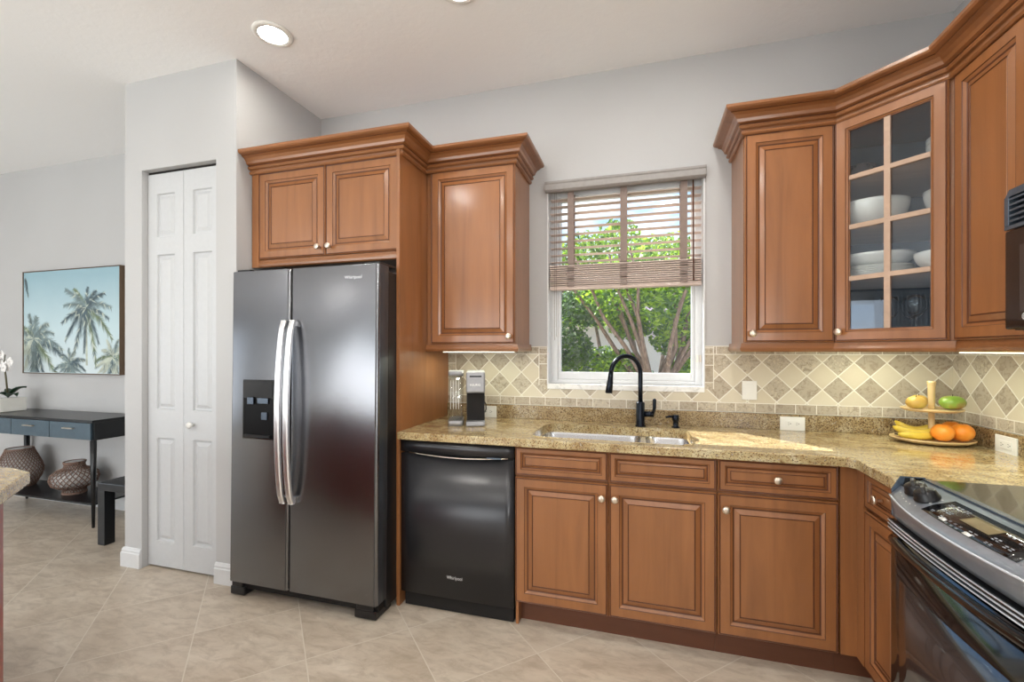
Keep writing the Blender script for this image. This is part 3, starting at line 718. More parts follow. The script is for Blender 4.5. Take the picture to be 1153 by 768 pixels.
# ------------------------------------------------------------------ refrigerator
RECESS = simple('black_recess', rgb(6,6,8), .35, spec=.15)
fg = thing('refrigerator', 'side-by-side dark stainless refrigerator with two long bright handles', 'refrigerator', (-1.70, -.42, 0))
FX0, FXM, FX1, FF = -2.150, -1.762, -1.240, -.812
obj('cabinet_body', MB().box(FX0+.008, FX1-.006, -.715, -.06, .035, 1.735), BLACK, fg, bevel=.004)
FZ0, FZ1 = .088, 1.758
def fdoor(name, x0, x1):
    P = [(x0, -.722), (x0, FF+.014)]
    for i in range(5): a = PI+PI/2*i/4*1.0; P.append((x0+.014+.014*math.cos(a), FF+.014+.014*math.sin(a)))
    P.append((x1-.014, FF))
    for i in range(5): a = -PI/2+PI/2*i/4; P.append((x1-.014+.014*math.cos(a), FF+.014+.014*math.sin(a)))
    P.append((x1, -.722)); return P
def doormesh(x0, x1):
    mb = MB().prism(fdoor('', x0, x1), 'z', FZ0, FZ1, 0, True)
    n_ = len(fdoor('', x0, x1))
    for j, f in enumerate(mb.f):
        xs = [mb.v[i][0] for i in f]
        if max(xs)-min(xs) < 1e-4: mb.m[j] = 1
    return mb
DSIDE = simple('door_side_grey', rgb(74,78,84), .35, metal=.5)
d1 = obj('freezer_door', doormesh(FX0, FXM-.003), [BSTEEL, DSIDE], fg)
d2 = obj('fridge_door', doormesh(FXM+.003, FX1), [BSTEEL, DSIDE], fg)
obj('center_gap', MB().box(FXM-.0028, FXM+.0028, FF+.006, -.715, FZ0+.01, FZ1-.005), DARKGAP, fg)
for d_ in (d1, d2):
    b_ = d_.modifiers.new('bevel', 'BEVEL'); b_.width = .003; b_.segments = 2; b_.limit_method = 'ANGLE'; b_.angle_limit = math.radians(60)
obj('gasket', MB().box(FX0+.012, FXM-.010, -.722, -.714, FZ0+.01, FZ1-.02).box(FXM+.010, FX1-.008, -.722, -.714, FZ0+.01, FZ1-.02), DARKGAP, fg)
for hx in (FX1-.10, FX0+.01): obj('hinge_cover', MB().box(hx, hx+.09, -.79, -.64, 1.7585, 1.772), BLACK, fg, bevel=.004)
def fhandle(x, s, door):
    pts = []; n = 22; mb = MB(); v = []
    for i in range(n+1):
        u = i/n; z_ = .545+.942*u; out = .016+.042*math.sin(PI*u)**.55
        xx = x+s*.004+ (-s)*.010*math.sin(PI*u)*0
        wd = .0165
        v += [(x-wd, FF-out+.008, z_), (x-wd, FF-out-.004, z_), (x-wd+.006, FF-out-.010, z_), (x+wd-.006, FF-out-.010, z_), (x+wd, FF-out-.004, z_), (x+wd, FF-out+.008, z_)]
    f = [(i*6+j, (i+1)*6+j, (i+1)*6+(j+1) % 6, i*6+(j+1) % 6) for i in range(n) for j in range(6)] + [list(range(5, -1, -1)), [n*6+j for j in range(6)]]
    mb.add(v, f, 0, False)
    o = obj('handle', mb, HANDLE, door, bevel=.002)
    for mz in (.548, 1.457): obj('mount', MB().box(x-.013, x+.013, FF-.020, FF+.002, mz, mz+.027), HANDLE, o)
fhandle(FXM-.024, -1, d1); fhandle(FXM+.030, 1, d2)
ds = obj('dispenser', MB().box(-2.066, -1.858, FF-.003, FF+.002, .860, 1.176), BLACKG, d1, bevel=.002)
m = MB(); m.box(-2.056, -1.868, FF-.0075, FF-.003, 1.085, 1.168); obj('control_panel', m, BLACKG, ds)
obj('cavity', MB().box(-2.058, -1.866, FF-.0042, FF-.003, .867, 1.078), RECESS, ds)
obj('paddle', MB().box(-1.935, -1.898, FF-.012, FF-.0042, .965, 1.005), BLUESTEEL, ds, bevel=.003)
obj('nozzle', MB().box(-2.025, -1.985, FF-.016, FF-.0075, 1.045, 1.082).box(-1.96, -1.89, FF-.014, FF-.0075, 1.05, 1.08), BLUESTEEL, ds, bevel=.003)
obj('tray', MB().box(-2.045, -1.879, FF-.014, FF-.0042, .872, .884), BLACK, ds)
text('logo', 'Whirlpool', .024, (-1.435, FF-.0004, 1.688), R, (0,0,1), SILVER, d2)
obj('grille', MB().box(FX0+.02, FX1-.02, -.765, -.70, .035, .080), DARKGAP, fg)
for x0_, x1_ in ((-2.172, -2.075), (-1.385, -1.262)):
    obj('foot', MB().box(x0_, x1_, -.782, -.64, 0.002, .045).box(x0_+.012, x1_-.012, -.785, -.70, .045, .080), BLACK, fg, bevel=.005)
fg.rotation_euler = (math.radians(-.75), 0, 0)
# ------------------------------------------------------------------ bifold pantry door
dp = struct('door_2', MB().box(OX0+.001, OX1-.001, PY+.042, PY+.075, 2.426, 2.4395), DARKGAP)
DP = [(0, 0, 0), (0, .0015, 0)]
def leaf(x0, x1, name):
    y = PY+.036; mb = MB(); th = .032
    px0, px1 = x0+.072, x1-.072
    zs = [(.165, .80), (.975, 1.925), (2.035, 2.30)]
    # stiles and rails as boxes with panels between
    mb.box(x0, px0, y, y+th, .012, 2.423); mb.box(px1, x1, y, y+th, .012, 2.423)
    zz = .012
    for a, b in zs+[(2.423, None)]:
        mb.box(px0, px1, y, y+th, zz, a)
        if b: zz = b
    for a, b in zs:
        mb.rings((px0, y, a), R, (0, -1, 0), px1-px0, b-a, [(0, 0, 0), (.005, -.012, 0), (.015, -.013, 0), (.034, -.003, 0), (.035, -.002, 0)])
        o = len(mb.v)-4; mb.f.append([o, o+1, o+2, o+3]); mb.m.append(0); mb.sm.append(False)
    return obj(name, mb, DOORW, dp)
mid = (OX0+OX1)/2
leaf(OX0+.003, mid-.0015, 'leaf'); lf = leaf(mid+.0015, OX1-.003, 'leaf')
k = MB().lathe([(.009, 0), (.008, .012), (.017, .020), (.020, .028), (.016, .036), (.0001, .039)], n=20)
k.xf(Matrix.Translation(Vector((-2.585, PY+.0355, .892))) @ Vector((0,-1,0)).to_track_quat('Z', 'Y').to_matrix().to_4x4()); obj('knob', k, WHITEP, lf)
# ------------------------------------------------------------------ recessed ceiling lights
for i, (x, y, lb) in enumerate([(-1.862, -.806, 'round recessed ceiling light above the refrigerator'), (-.813, -.815, 'round recessed ceiling light cut by the top edge of the picture')]):
    o = thing('ceiling_light', lb, 'light', (x, y, H-.012))
    obj('trim_ring', MB().lathe([(.098, H-.001), (.098, H-.005), (.088, H-.010), (.070, H-.010), (.068, H-.001)], (x, y, 0), 40), WHITEP, o)
    obj('diffuser', MB().lathe([(.069, H-.007), (.0001, H-.007)], (x, y, 0), 40), LAMP, o)
    l = bpy.data.lights.new('ceiling_lamp', 'AREA'); l.shape = 'DISK'; l.size = .13; l.energy = 2.5; l.color = (1, .97, .92)
    lo = bpy.data.objects.new('ceiling_lamp', l); lo.location = (x, y, H-.02); C.objects.link(lo)
for (x, y) in ((.24, -.95), (-1.862, -2.4), (-.813, -2.4), (.24, -2.4), (-1.862, -4.2), (.24, -4.2), (-4.8, -4.4)):  # unseen downlights, added to brighten the room
    o = thing('ceiling_light', 'round recessed ceiling light added out of view as fill above the open kitchen', 'light', (x, y, H-.012), 'recessed fill lights added out of view')
    obj('trim_ring', MB().lathe([(.098, H-.001), (.098, H-.005), (.088, H-.010), (.070, H-.010), (.068, H-.001)], (x, y, 0), 24), WHITEP, o)
    obj('diffuser', MB().lathe([(.069, H-.007), (.0001, H-.007)], (x, y, 0), 24), LAMP, o)
    l = bpy.data.lights.new('ceiling_lamp', 'AREA'); l.shape = 'DISK'; l.size = .13; l.energy = 8; l.color = (1, .97, .92)
    lo = bpy.data.objects.new('ceiling_lamp', l); lo.location = (x, y, H-.02); C.objects.link(lo)
# ------------------------------------------------------------------ range
rg = thing('range', 'black and slate electric range with a sloped control panel, right of the corner cabinet', 'range', (1.1, -1.34, 0))
RY0, RY1 = -.962, -1.672
def bowx(xf, bow, z0, z1, xb, y0=RY0, y1=RY1, n=16):
    P = [(xb, y0)]
    for i in range(n+1):
        u = i/n; P.append((xf-bow*(1-(2*u-1)**2), y0+(y1-y0)*u))
    P.append((xb, y1)); return P
obj('oven_body', MB().box(.80, 1.445, RY1+.002, RY0-.002, .02, .903), BLACK, rg)
obj('cooktop', MB().box(.868, 1.447, RY1, RY0, .906, .922), BLACKG, rg, bevel=.003)
obj('cooktop_trim', MB().box(.858, .8675, RY1, RY0, .904, .925).box(.8675, .876, RY1, RY0, .9221, .925), BLUESTEEL, rg)
# console: top slopes from the glass down to a bowed rim, then a fascia curling under
n = 20; m = MB(); v = []
for i in range(n+1):
    u = i/n; y = RY0+(RY1-RY0)*u; b_ = .048*(1-(2*u-1)**2)
    row = [(.857, .920), (.80-b_*.5, .898), (.779-b_, .876), (.772-b_, .868), (.772-b_, .860), (.774-b_*.85, .845), (.777-b_*.6, .815), (.778-b_*.4, .797), (.83, .79), (.857, .80)]
    v += [(x, y, z_) for x, z_ in row]
r_ = 10
m.add(v, [(i*r_+j, i*r_+(j+1) % r_, (i+1)*r_+(j+1) % r_, (i+1)*r_+j) for i in range(n) for j in range(r_)], 0, True)
for i, k in ((0, 1), (n, -1)):
    f_ = [i*r_+j for j in range(r_)]; m.f.append(f_ if k < 0 else f_[::-1]); m.m.append(0); m.sm.append(False)
SLATE = simple('slate_console_enamel', rgb(158,166,176), .3, metal=.55)
RIM = simple('pale_metal_rim', rgb(214,220,228), .4, var=.01, metal=.3)
cs = obj('console', m, SLATE, rg)
obj('end_cap', MB().prism([(.776, .80), (.776, .885), (.800, .928), (.868, .928), (.868, .80)], 'y', RY0+.0005, RY0+.0055), BLUESTEEL, rg, bevel=.002)
obj('inner_plate', MB().prism([(.806, .900), (.812, .924), (.866, .926), (.866, .915)], 'y', RY0-.002, RY0+.0004), BLACKG, rg)
m = MB(); P = []
for i in range(n+1):
    u = i/n; P.append((.770-.048*(1-(2*u-1)**2), RY0+(RY1-RY0)*u, .8665))
obj('rim', MB().tube(P, .0028, 8), RIM, cs)
def surf(y, s):     # point on sloped console top, s 0 at glass edge .. 1 at rim
    u = (y-RY0)/(RY1-RY0); b_ = .048*(1-(2*u-1)**2)
    pts_ = [Vector((.857, y, .920)), Vector((.80-b_*.5, y, .898)), Vector((.779-b_, y, .876))]
    if s < .5: return pts_[0].lerp(pts_[1], s*2)
    return pts_[1].lerp(pts_[2], s*2-1)
def patch(name, y0, y1, s0, s1, mat, parent, up=.0015, nn=8):
    mb = MB(); v = []
    for i in range(nn+1):
        for j in range(5):
            p_ = surf(y0+(y1-y0)*i/nn, s0+(s1-s0)*j/4); v.append((p_.x-up*.35, p_.y, p_.z+up))
    mb.add(v, [(i*5+j, i*5+j+1, (i+1)*5+j+1, (i+1)*5+j) for i in range(nn) for j in range(4)], 0, True)
    o = obj(name, mb, mat, parent); s = o.modifiers.new('thick', 'SOLIDIFY'); s.thickness = .001; s.offset = -1; return o
touch = patch('touch_panel', -1.165, -1.50, .14, .80, BLACKG, cs)
LCD = simple('amber_grey_display', rgb(132,118,84), .2)
patch('display', -1.285, -1.385, .26, .48, LCD, touch, .0028)
ICON = simple('panel_print', rgb(150,154,160), .5)
for (ya, yb, sa, sb_) in [(-1.185, -1.20, .25, .33), (-1.205, -1.235, .22, .34), (-1.24, -1.262, .22, .30), (-1.205, -1.222, .42, .50), (-1.228, -1.250, .42, .50), (-1.19, -1.205, .60, .68), (-1.235, -1.265, .62, .74),
                          (-1.275, -1.285, .62, .68), (-1.295, -1.305, .62, .68), (-1.315, -1.325, .62, .68), (-1.275, -1.285, .73, .78), (-1.295, -1.305, .73, .78), (-1.315, -1.325, .73, .78), (-1.345, -1.38, .60, .74),
                          (-1.40, -1.425, .25, .34), (-1.44, -1.465, .28, .38), (-1.40, -1.425, .45, .55), (-1.44, -1.47, .50, .62), (-1.405, -1.43, .66, .74)]:
    for q1 in range(2):
        for q2 in range(2):
            patch('print', ya+(yb-ya)*(q1*.5+.05), ya+(yb-ya)*(q1*.5+.33), sa+(sb_-sa)*(q2*.5+.08), sa+(sb_-sa)*(q2*.5+.30), ICON, touch, .0022, 1)
for ya, s_ in ((-1.245, .66), (-1.345, .70)): patch('button', ya, ya-.024, s_, s_+.09, WHITEP, touch, .0024, 2)
for (ya, s_) in [(-1.005, .75), (-1.03, .82), (-1.055, .86), (-1.08, .88), (-1.105, .86), (-1.13, .80), (-1.14, .25), (-1.145, .45)]:
    patch('mark', ya, ya-.004, s_, s_+.035, WHITEP, cs, .0012, 1)
for yk, s_ in ((-1.052, .40), (-1.118, .42)):
    c_ = surf(yk, s_); nv = Vector((-.36, 0, .93)).normalized()
    kb = MB().lathe([(.0285, .001), (.0285, .005), (.026, .008), (.0245, .016), (.021, .021), (.0001, .023)], n=28)
    kb.prism([(-.024, .008), (-.022, .024), (-.012, .031), (.012, .031), (.022, .024), (.024, .008)], 'x', -.0045, .0045)
    kb.xf(Matrix.Rotation(1.1, 4, 'Z') @ Matrix.Diagonal((1.12, 1.12, 1.35, 1)))
    kb.xf(Matrix.Translation(c_) @ nv.to_track_quat('Z', 'Y').to_matrix().to_4x4()); obj('knob', kb, BLACK, cs, bevel=.0015)
# vent gap strips, door and handle
m = MB(); P = bowx(.768, .018, 0, 0, .80); m.prism(P, 'z', .760, .790); obj('door_top_rail', m, BLACKG, rg)
for z_ in (.763, .775, .786):
    P = [(.766-.018*(1-(2*i/12-1)**2), RY0+(RY1-RY0)*i/12, z_) for i in range(13)]
    obj('trim_line', MB().tube(P, .0022, 6), RIM, rg)
m = MB(); m.prism(bowx(.774, .016, 0, 0, .80), 'z', .17, .748, 0, True)
od = obj('oven_door', m, BLACKG, rg)
P = [(.757-.022*(1-(2*i/20-1)**2)-.004*min(1, i/2, (20-i)/2), RY0-.052+(RY1-RY0+.104)*i/20, .742) for i in range(21)]
hd = obj('handle', MB().tube(P, .0135, 14), BLACKG, od)
obj('bracket', MB().box(.750, .775, RY0-.075, RY0-.056, .734, .750).box(.750, .775, RY1+.056, RY1+.075, .734, .750), BLACKG, hd, bevel=.003)
SMOKE, t = newmat('smoked_oven_glass'); n_ = t.noise(t.vmap(t.obj(), (20, 20, 1.2)), 4, 4)
t.bsdf(rgb(44,44,46), t.m('MULTIPLY_ADD', n_, .15, .08), spec=.8, coat=.6, coat_r=.03)
P = [(.7735-.016*(1-(2*u-1)**2)-.0012, RY0+(RY1-RY0)*u) for u in [.09+.82*i/12 for i in range(13)]]
Q = [(x+.002, y) for x, y in reversed(P)]
obj('window', MB().prism(P+Q, 'z', .24, .62, 0, True), SMOKE, od)
obj('storage_drawer', MB().prism(bowx(.776, .014, 0, 0, .80), 'z', .03, .162, 0, True), BLACKG, rg)
# ------------------------------------------------------------------ microwave
mw = thing('microwave', 'black over-the-range microwave mounted under the short cabinet at the right edge', 'microwave', (1.25, -1.35, 1.395))
obj('body', MB().box(1.085, 1.45, -1.735, -.972, 1.397, 1.828), BLACK, mw)
m = MB()
m.box(1.058, 1.0845, -1.735, -.972, 1.70, 1.712); m.box(1.058, 1.0845, -.990, -.972, 1.712, 1.80)
m.prism([(1.0845, 1.80), (1.062, 1.80), (1.072, 1.826), (1.0845, 1.826)], 'y', -1.735, -.972) if False else m.add([(1.0845,-1.735,1.80),(1.060,-1.735,1.80),(1.070,-1.735,1.826),(1.0845,-1.735,1.826),(1.0845,-.972,1.80),(1.060,-.972,1.80),(1.070,-.972,1.826),(1.0845,-.972,1.826)], [(0,1,2,3),(7,6,5,4),(1,5,6,2),(2,6,7,3),(0,4,5,1)])
gv = obj('vent_grille', m, BLUESTEEL, mw, bevel=.002)
for i in range(5):
    z_ = 1.722+.0165*i
    obj('louver', MB().box(1.060, 1.080, -1.73, -.991, z_, z_+.006), BLUESTEEL, gv)
obj('door', MB().box(1.058, 1.0845, -1.735, -.974, 1.399, 1.697), BLACKG, mw, bevel=.006)
obj('window', MB().box(1.0565, 1.058, -1.55, -1.035, 1.45, 1.645), SMOKE, mw)
obj('badge', MB().lathe([(.011, -.0015), (.011, 0), (.009, .0)], (1.0575, -1.055, 1.435), 20, 0, 'x'), SILVER, mw)
text('logo', 'GE', .012, (1.0555, -1.047, 1.431), B, (0,0,1), BLACK, mw)
# ------------------------------------------------------------------ outlets and switch
def outlet(name, label, cx, z_, wall, wd, ht, kind):
    """plate on the back wall (wall='x' centre at X=cx) or on the right wall (Y=cx)"""
    m = MB(); y0 = -.024 if kind == 'outlet' else -.008
    m.box(cx-wd/2, cx+wd/2, y0-.006, y0, z_-ht/2, z_+ht/2)
    i_ = MB()
    if kind == 'outlet':
        i_.box(cx-.034, cx+.034, y0-.0085, y0-.006, z_-.017, z_+.017)
    else:
        i_.box(cx-.017, cx+.017, y0-.0085, y0-.006, z_-.034, z_+.034)
    s_ = MB()
    if kind == 'outlet':
        for dx in (-.019, .019):
            s_.box(cx+dx-.004, cx+dx+.004, y0-.0087, y0-.0085, z_+.004, z_+.0055); s_.box(cx+dx-.004, cx+dx+.004, y0-.0087, y0-.0085, z_-.0055, z_-.004)
            s_.box(cx+dx+.007, cx+dx+.011, y0-.0087, y0-.0085, z_-.002, z_+.002)
    if wall == 'y':
        Mx = Matrix.Translation((XR, 0, 0)) @ Matrix.Rotation(-PI/2, 4, 'Z')
        m.xf(Matrix.Translation((0,0,0))); 
        for q_ in (m, i_, s_): q_.v = [(XR+p[1], -(p[0]), p[2]) for p in q_.v]
        for q_ in (m, i_, s_): q_.f = [f[::-1] for f in q_.f] if False else q_.f
    P_ = m.v; ox = sum(p[0] for p in P_)/len(P_); oy = sum(p[1] for p in P_)/len(P_)
    t_ = thing(name, label, 'outlet' if kind == 'outlet' else 'switch', (ox, oy, z_-ht/2))
    pl = obj('plate', m, WHITEP, t_, bevel=.002)
    obj('receptacle' if kind == 'outlet' else 'rocker', i_, WHITEP, t_, bevel=.001)
    if s_.v: obj('slots', s_, BLACK, t_)
outlet('wall_outlet', 'white horizontal outlet with the coffee maker plugged into it', -.945, .951, 'x', .116, .072, 'outlet')
outlet('wall_outlet', 'white horizontal outlet in the granite upstand right of the sink', .752, .951, 'x', .116, .072, 'outlet')
outlet('light_switch', 'white rocker switch on the diamond tiles right of the window', .551, 1.120, 'x', .073, .102, 'switch')
outlet('wall_outlet', 'white horizontal outlet in the granite upstand beside the range', .375, .948, 'y', .116, .072, 'outlet')
# ------------------------------------------------------------------ coffee maker
GREYP = simple('silver_grey_plastic', rgb(150,150,152), .35, metal=.3)
TANK, t = newmat('clear_tank'); 
gl = t.n('ShaderNodeBsdfGlossy'); gl.inputs['Roughness'].default_value = .06
tr = t.n('ShaderNodeBsdfTransparent'); tr.inputs['Color'].default_value = (.86,.87,.86,1)
mx = t.n('ShaderNodeMixShader'); mx.inputs[0].default_value = .16; t.nt.links.new(tr.outputs[0], mx.inputs[1]); t.nt.links.new(gl.outputs[0], mx.inputs[2]); t.nt.links.new(mx.outputs[0], t.n('ShaderNodeOutputMaterial').inputs[0])
km = thing('coffee_maker', 'slim grey and black pod coffee maker with a clear side tank, on the left counter', 'coffee maker', (-.95, -.27, .915))
kx0, kx1, kf, kb_ = -.988, -.882, -.395, -.15
obj('base', MB().box(kx0, kx1, kf, kb_, .9155, .942), GREYP, km, bevel=.006)
obj('column', MB().box(kx0+.002, kx1-.002, kf+.055, kb_, .942, 1.10), BLACK, km, bevel=.004)
obj('front_inset', MB().box(kx0+.006, kx1-.006, kf+.05, kf+.056, .944, 1.098), DARKGAP, km)
hd = obj('brew_head', MB().box(kx0, kx1, kf, kb_, 1.10, 1.218), GREYP, km, bevel=.010, seg=3)
obj('lid_slot', MB().box(kx0+.02, kx1-.02, kf-.001, kf+.006, 1.188, 1.197), BLACK, hd)
text('logo', 'KEURIG', .017, (kx0+.022, kf-.0005, 1.140), R, (0,0,1), WHITEP, hd)
tk = obj('water_tank', MB().prism(rrect(-1.085, -1.008, -.37, -.20, .015), 'z', .945, 1.195, 0, True), TANK, km)
obj('lid', MB().prism(rrect(-1.088, -1.005, -.373, -.197, .016), 'z', 1.195, 1.220, 0, True), GREYP, tk)
obj('tank_base', MB().prism(rrect(-1.088, -1.005, -.373, -.197, .016), 'z', .9155, .945, 0, True), GREYP, tk)
obj('ribs', MB().box(-1.075, -1.073, -.371, -.370, 1.01, 1.17).box(-1.060, -1.058, -.371, -.370, 1.01, 1.17).box(-1.045, -1.043, -.371, -.370, 1.01, 1.17).box(-1.030, -1.028, -.371, -.370, 1.01, 1.17), WHITEP, tk)
pts = []
for i in range(13):
    u = i/12; pts.append((-.878+.0-.012*math.sin(u*PI)*-1-.04*u*u, -.17+.125*u, 1.03-.085*u**.6))
obj('cord', MB().tube([(-.884, -.17, 1.03), (-.874, -.14, 1.01), (-.872, -.11, .975), (-.878, -.08, .953), (-.895, -.055, .948), (-.917, -.045, .951)], .0035, 8).box(-.935, -.908, -.048, -.0335, .940, .962), BLACK, km)
km.rotation_euler = (0, 0, .36)
# ------------------------------------------------------------------ two-tier fruit stand
BAM = wood_mat('pale_bamboo', rgb(222,192,140), .88, rough=.45, axis='x')
fs = thing('fruit_stand', 'two-tier pale wooden fruit stand in the counter corner', 'fruit stand', (1.262, -.205, .915))
cx, cy = 1.262, -.205
def oval(rx, ry, z0_, z1_, nm):
    mb = MB(); k = 40
    prof = [(.0001, z0_), (rx*.86, z0_), (rx, z0_+(z1_-z0_)*.7), (rx*1.01, z1_), (rx*.985, z1_+.001), (rx*.86, z0_+.009), (.0001, z0_+.009)]
    mb.lathe(prof, (cx, cy, 0), k, 0, 'z', 1, ry/rx); return obj(nm, mb, BAM, fs)
obj('foot', MB().lathe([(.055, .9155), (.05, .922)], (cx, cy, 0), 24), BAM, fs)
oval(.152, .125, .922, .938, 'lower_tray'); oval(.112, .100, 1.060, 1.072, 'upper_tray')
obj('post', MB().lathe([(.0115, .931), (.0115, 1.062)], (cx, cy, 0), 16).lathe([(.0115, 1.070), (.0125, 1.10), (.0135, 1.17), (.016, 1.188), (.0165, 1.194), (.013, 1.196)], (cx, cy, 0), 16), BAM, fs)
def fruit_mat(name, a, b, c, scale=6, rough=.4, bump=.1, bs=150):
    m, t = newmat(name); p = t.obj(); n = t.noise(p, scale, 3)
    t.bsdf(t.ramp(n, [(.3, a), (.5, b), (.7, c)]), rough, bump=t.bump(t.noise(p, bs, 2), bump, .002)); return m
ORANGE = fruit_mat('orange_peel', rgb(232,130,30), rgb(242,150,48), rgb(246,172,76), 8, .42, .3, 300)
PEAR = fruit_mat('yellow_apple_skin', rgb(178,140,62), rgb(206,168,84), rgb(190,176,90), 14)
MANGO = fruit_mat('green_mango_skin', rgb(112,148,58), rgb(140,168,70), rgb(160,96,70), 14, .3)
BANA = fruit_mat('banana_skin', rgb(196,164,46), rgb(218,190,72), rgb(226,204,96), 16)
STEMM = simple('fruit_stem', rgb(70,52,34), .7)
def orange(x, y, z_, r, lb):
    t_ = thing('orange', lb, 'fruit', (x, y, z_), 'oranges on the lower tray')
    pr = []
    for i in range(17):
        a = PI*i/16; rr = r*math.sin(a); dimp = .004*math.exp(-(rr/.008)**2)
        pr.append((max(rr, .0002), z_+r-r*.94*math.cos(a)-(dimp if i > 8 else -dimp)))
    obj('peel', MB().lathe(pr, (x, y, 0), 28), ORANGE, t_)
    obj('stem_end', MB().lathe([(.003, z_+r*1.94-.0035), (.0001, z_+r*1.94-.0015)], (x, y, 0), 8), STEMM, t_)
orange(1.262, -.285, .9345, .0405, 'orange at the front middle of the lower tray')
orange(1.345, -.262, .9345, .041, 'orange on the right of the lower tray, nearest its edge')
orange(1.352, -.175, .9345, .040, 'orange half hidden behind the right-hand orange')
def banana(x, y, z_, L, ang, bend, lift, lb):
    t_ = thing('banana', lb, 'fruit', (x, y, z_), 'bananas on the lower tray')
    n_ = 14; pts = []; rs = []
    for i in range(n_+1):
        u = i/n_-.5; px = L*u; py = bend*(u*u*4)
        pts.append((x+px*math.cos(ang)-py*math.sin(ang), y+px*math.sin(ang)+py*math.cos(ang), z_+.0185+lift*u*u*4))
        rs.append(.0175*math.sqrt(max(.05, 1-(abs(u)*2)**3.2)))
    obj('skin', MB().tube(pts, rs, 7), BANA, t_)
    obj('tip', MB().tube([pts[0], tuple(2*Vector(pts[0])-Vector(pts[1]))], [.0045, .003], 8), STEMM, t_)
banana(1.188, -.262, .9335, .15, .10, .016, .003, 'front banana lying along the left rim of the lower tray')
banana(1.190, -.222, .9400, .15, -.35, .018, .022, 'middle banana leaning across the lower tray')
banana(1.215, -.165, .9450, .14, -.55, .016, .034, 'back banana tilted up against the post of the stand')
def round_fruit(x, y, z_, rx, ry, rz, mat, name, lb, grp=None):
    t_ = thing(name, lb, 'fruit', (x, y, z_), grp)
    pr = []
    for i in range(17):
        a = PI*i/16; rr = math.sin(a); d_ = .16*math.exp(-(rr/.28)**2)
        pr.append((max(rr, .0005)*rx, z_+rz-math.cos(a)*rz*(1-d_)))
    obj('flesh', MB().lathe(pr, (x, y, 0), 26, 0, 'z', 1, ry/rx), mat, t_)
    obj('stem', MB().tube([(x, y, z_+2*rz*.90), (x+.002, y, z_+2*rz+.004)], .0016, 6), STEMM, t_)
round_fruit(1.188, -.238, 1.0695, .038, .034, .030, PEAR, 'apple', 'yellow-brown apple at the left of the upper tray')
round_fruit(1.236, -.158, 1.0695, .036, .032, .030, PEAR, 'apple', 'yellow-green apple behind the post on the upper tray')
round_fruit(1.325, -.232, 1.0695, .048, .038, .033, MANGO, 'mango', 'green mango with a reddish blush on the upper tray')
# ------------------------------------------------------------------ dishes behind the glass door
def ware(name, label, cat, x, y, z_, prof, mat=CERAM, n=36, group=None):
    mb = MB().lathe([(r, z_+h) for r, h in prof], (x, y, 0), n)
    return tag(obj(name, mb, mat, origin=(x, y, z_)), label, cat, group)
def bowlp(r, h, th=.004):
    P = [(r*.38, 0)]
    for i in range(9): u = i/8; P.append((r*(.42+.58*math.sin(u*PI/2)**.8), h*(.04+.96*u**1.3)))
    for i in range(8, -1, -1): u = i/8; P.append((max(.002, r*(.42+.58*math.sin(u*PI/2)**.8)-th), h*(.04+.96*u**1.3)+(.0 if i == 8 else th)))
    P.append((.0003, h*.04+th)); return P
S1, S2, S3 = SH[0]+.0095, SH[1]+.0095, SH[2]+.0095
ware('serving_bowl', 'large white ribbed serving bowl on the middle shelf, left side', 'bowl', 1.015, -.235, S2, bowlp(.142, .118))
ware('serving_bowl', 'deep white bowl on the middle shelf, right side', 'bowl', 1.255, -.390, S2, bowlp(.105, .118))
for i in range(6):
    ware('dinner_plate', 'white dinner plate in the stack on the lower shelf', 'plate', 1.035, -.215, S1+.0075*i, [(.07, 0), (.075, .002), (.125, .011), (.145, .014), (.145, .0165), (.123, .0135), (.075, .0055), (.0003, .005)], group='stacked dinner plates')
ware('serving_bowl', 'wide white bowl resting on top of the plate stack', 'bowl', 1.035, -.215, S1+.0525, bowlp(.152, .058))
ware('serving_bowl', 'shallow white flared bowl on the lower shelf, right side', 'bowl', 1.215, -.425, S1, bowlp(.115, .080))
for i in range(2):
    ware('mixing_bowl', 'cream bowl stacked on the top shelf at the right', 'bowl', 1.26, -.400, S3+.024*i, bowlp(.105, .095), group='stacked cream bowls')
ware('glass_dish', 'round clear glass dish on the top shelf at the left', 'dish', .965, -.265, S3, [(.055, 0), (.058, .004), (.058, .068), (.0545, .068), (.0545, .006), (.0003, .006)], WARE)
ware('ramekin', 'small white ramekin in the middle of the top shelf', 'dish', 1.115, -.280, S3, [(.045, 0), (.05, .03), (.053, .045), (.049, .045), (.045, .006), (.0003, .005)])
for i, (x, y) in enumerate([(1.06, -.30), (1.13, -.36), (1.18, -.43), (1.16, -.26)]):
    ware('wine_glass', 'stemmed clear wine glass on the cabinet floor behind the glass door', 'glass', x, y, 1.3905, [(.034, 0), (.034, .002), (.004, .005), (.0035, .085), (.02, .098), (.034, .125), (.036, .15), (.030, .185), (.0285, .185), (.0345, .15), (.0325, .126), (.018, .100), (.0003, .094)], WARE, 20, 'wine glasses in the corner cabinet')
# ------------------------------------------------------------------ island corner
ISL = simple('mahogany_panel', rgb(146,42,26), .3, coat=.3)
il = thing('kitchen_island', 'corner of a granite-topped island with a dark red wooden side at the left edge', 'island', (-2.6, -2.1, 0))
obj('base', MB().prism([(-3.05, -1.84), (-2.07, -1.785), (-1.999, -1.775), (-1.685, -2.07), (-1.70, -2.5), (-3.05, -2.5)], 'z', 0, .868), ISL, il)
obj('top', MB().prism([(-3.15, -1.70), (-2.17, -1.66), (-2.062, -1.677), (-1.60, -2.06), (-1.60, -2.6), (-3.15, -2.6)], 'z', .868, .913), GRAN, il, bevel=.006)
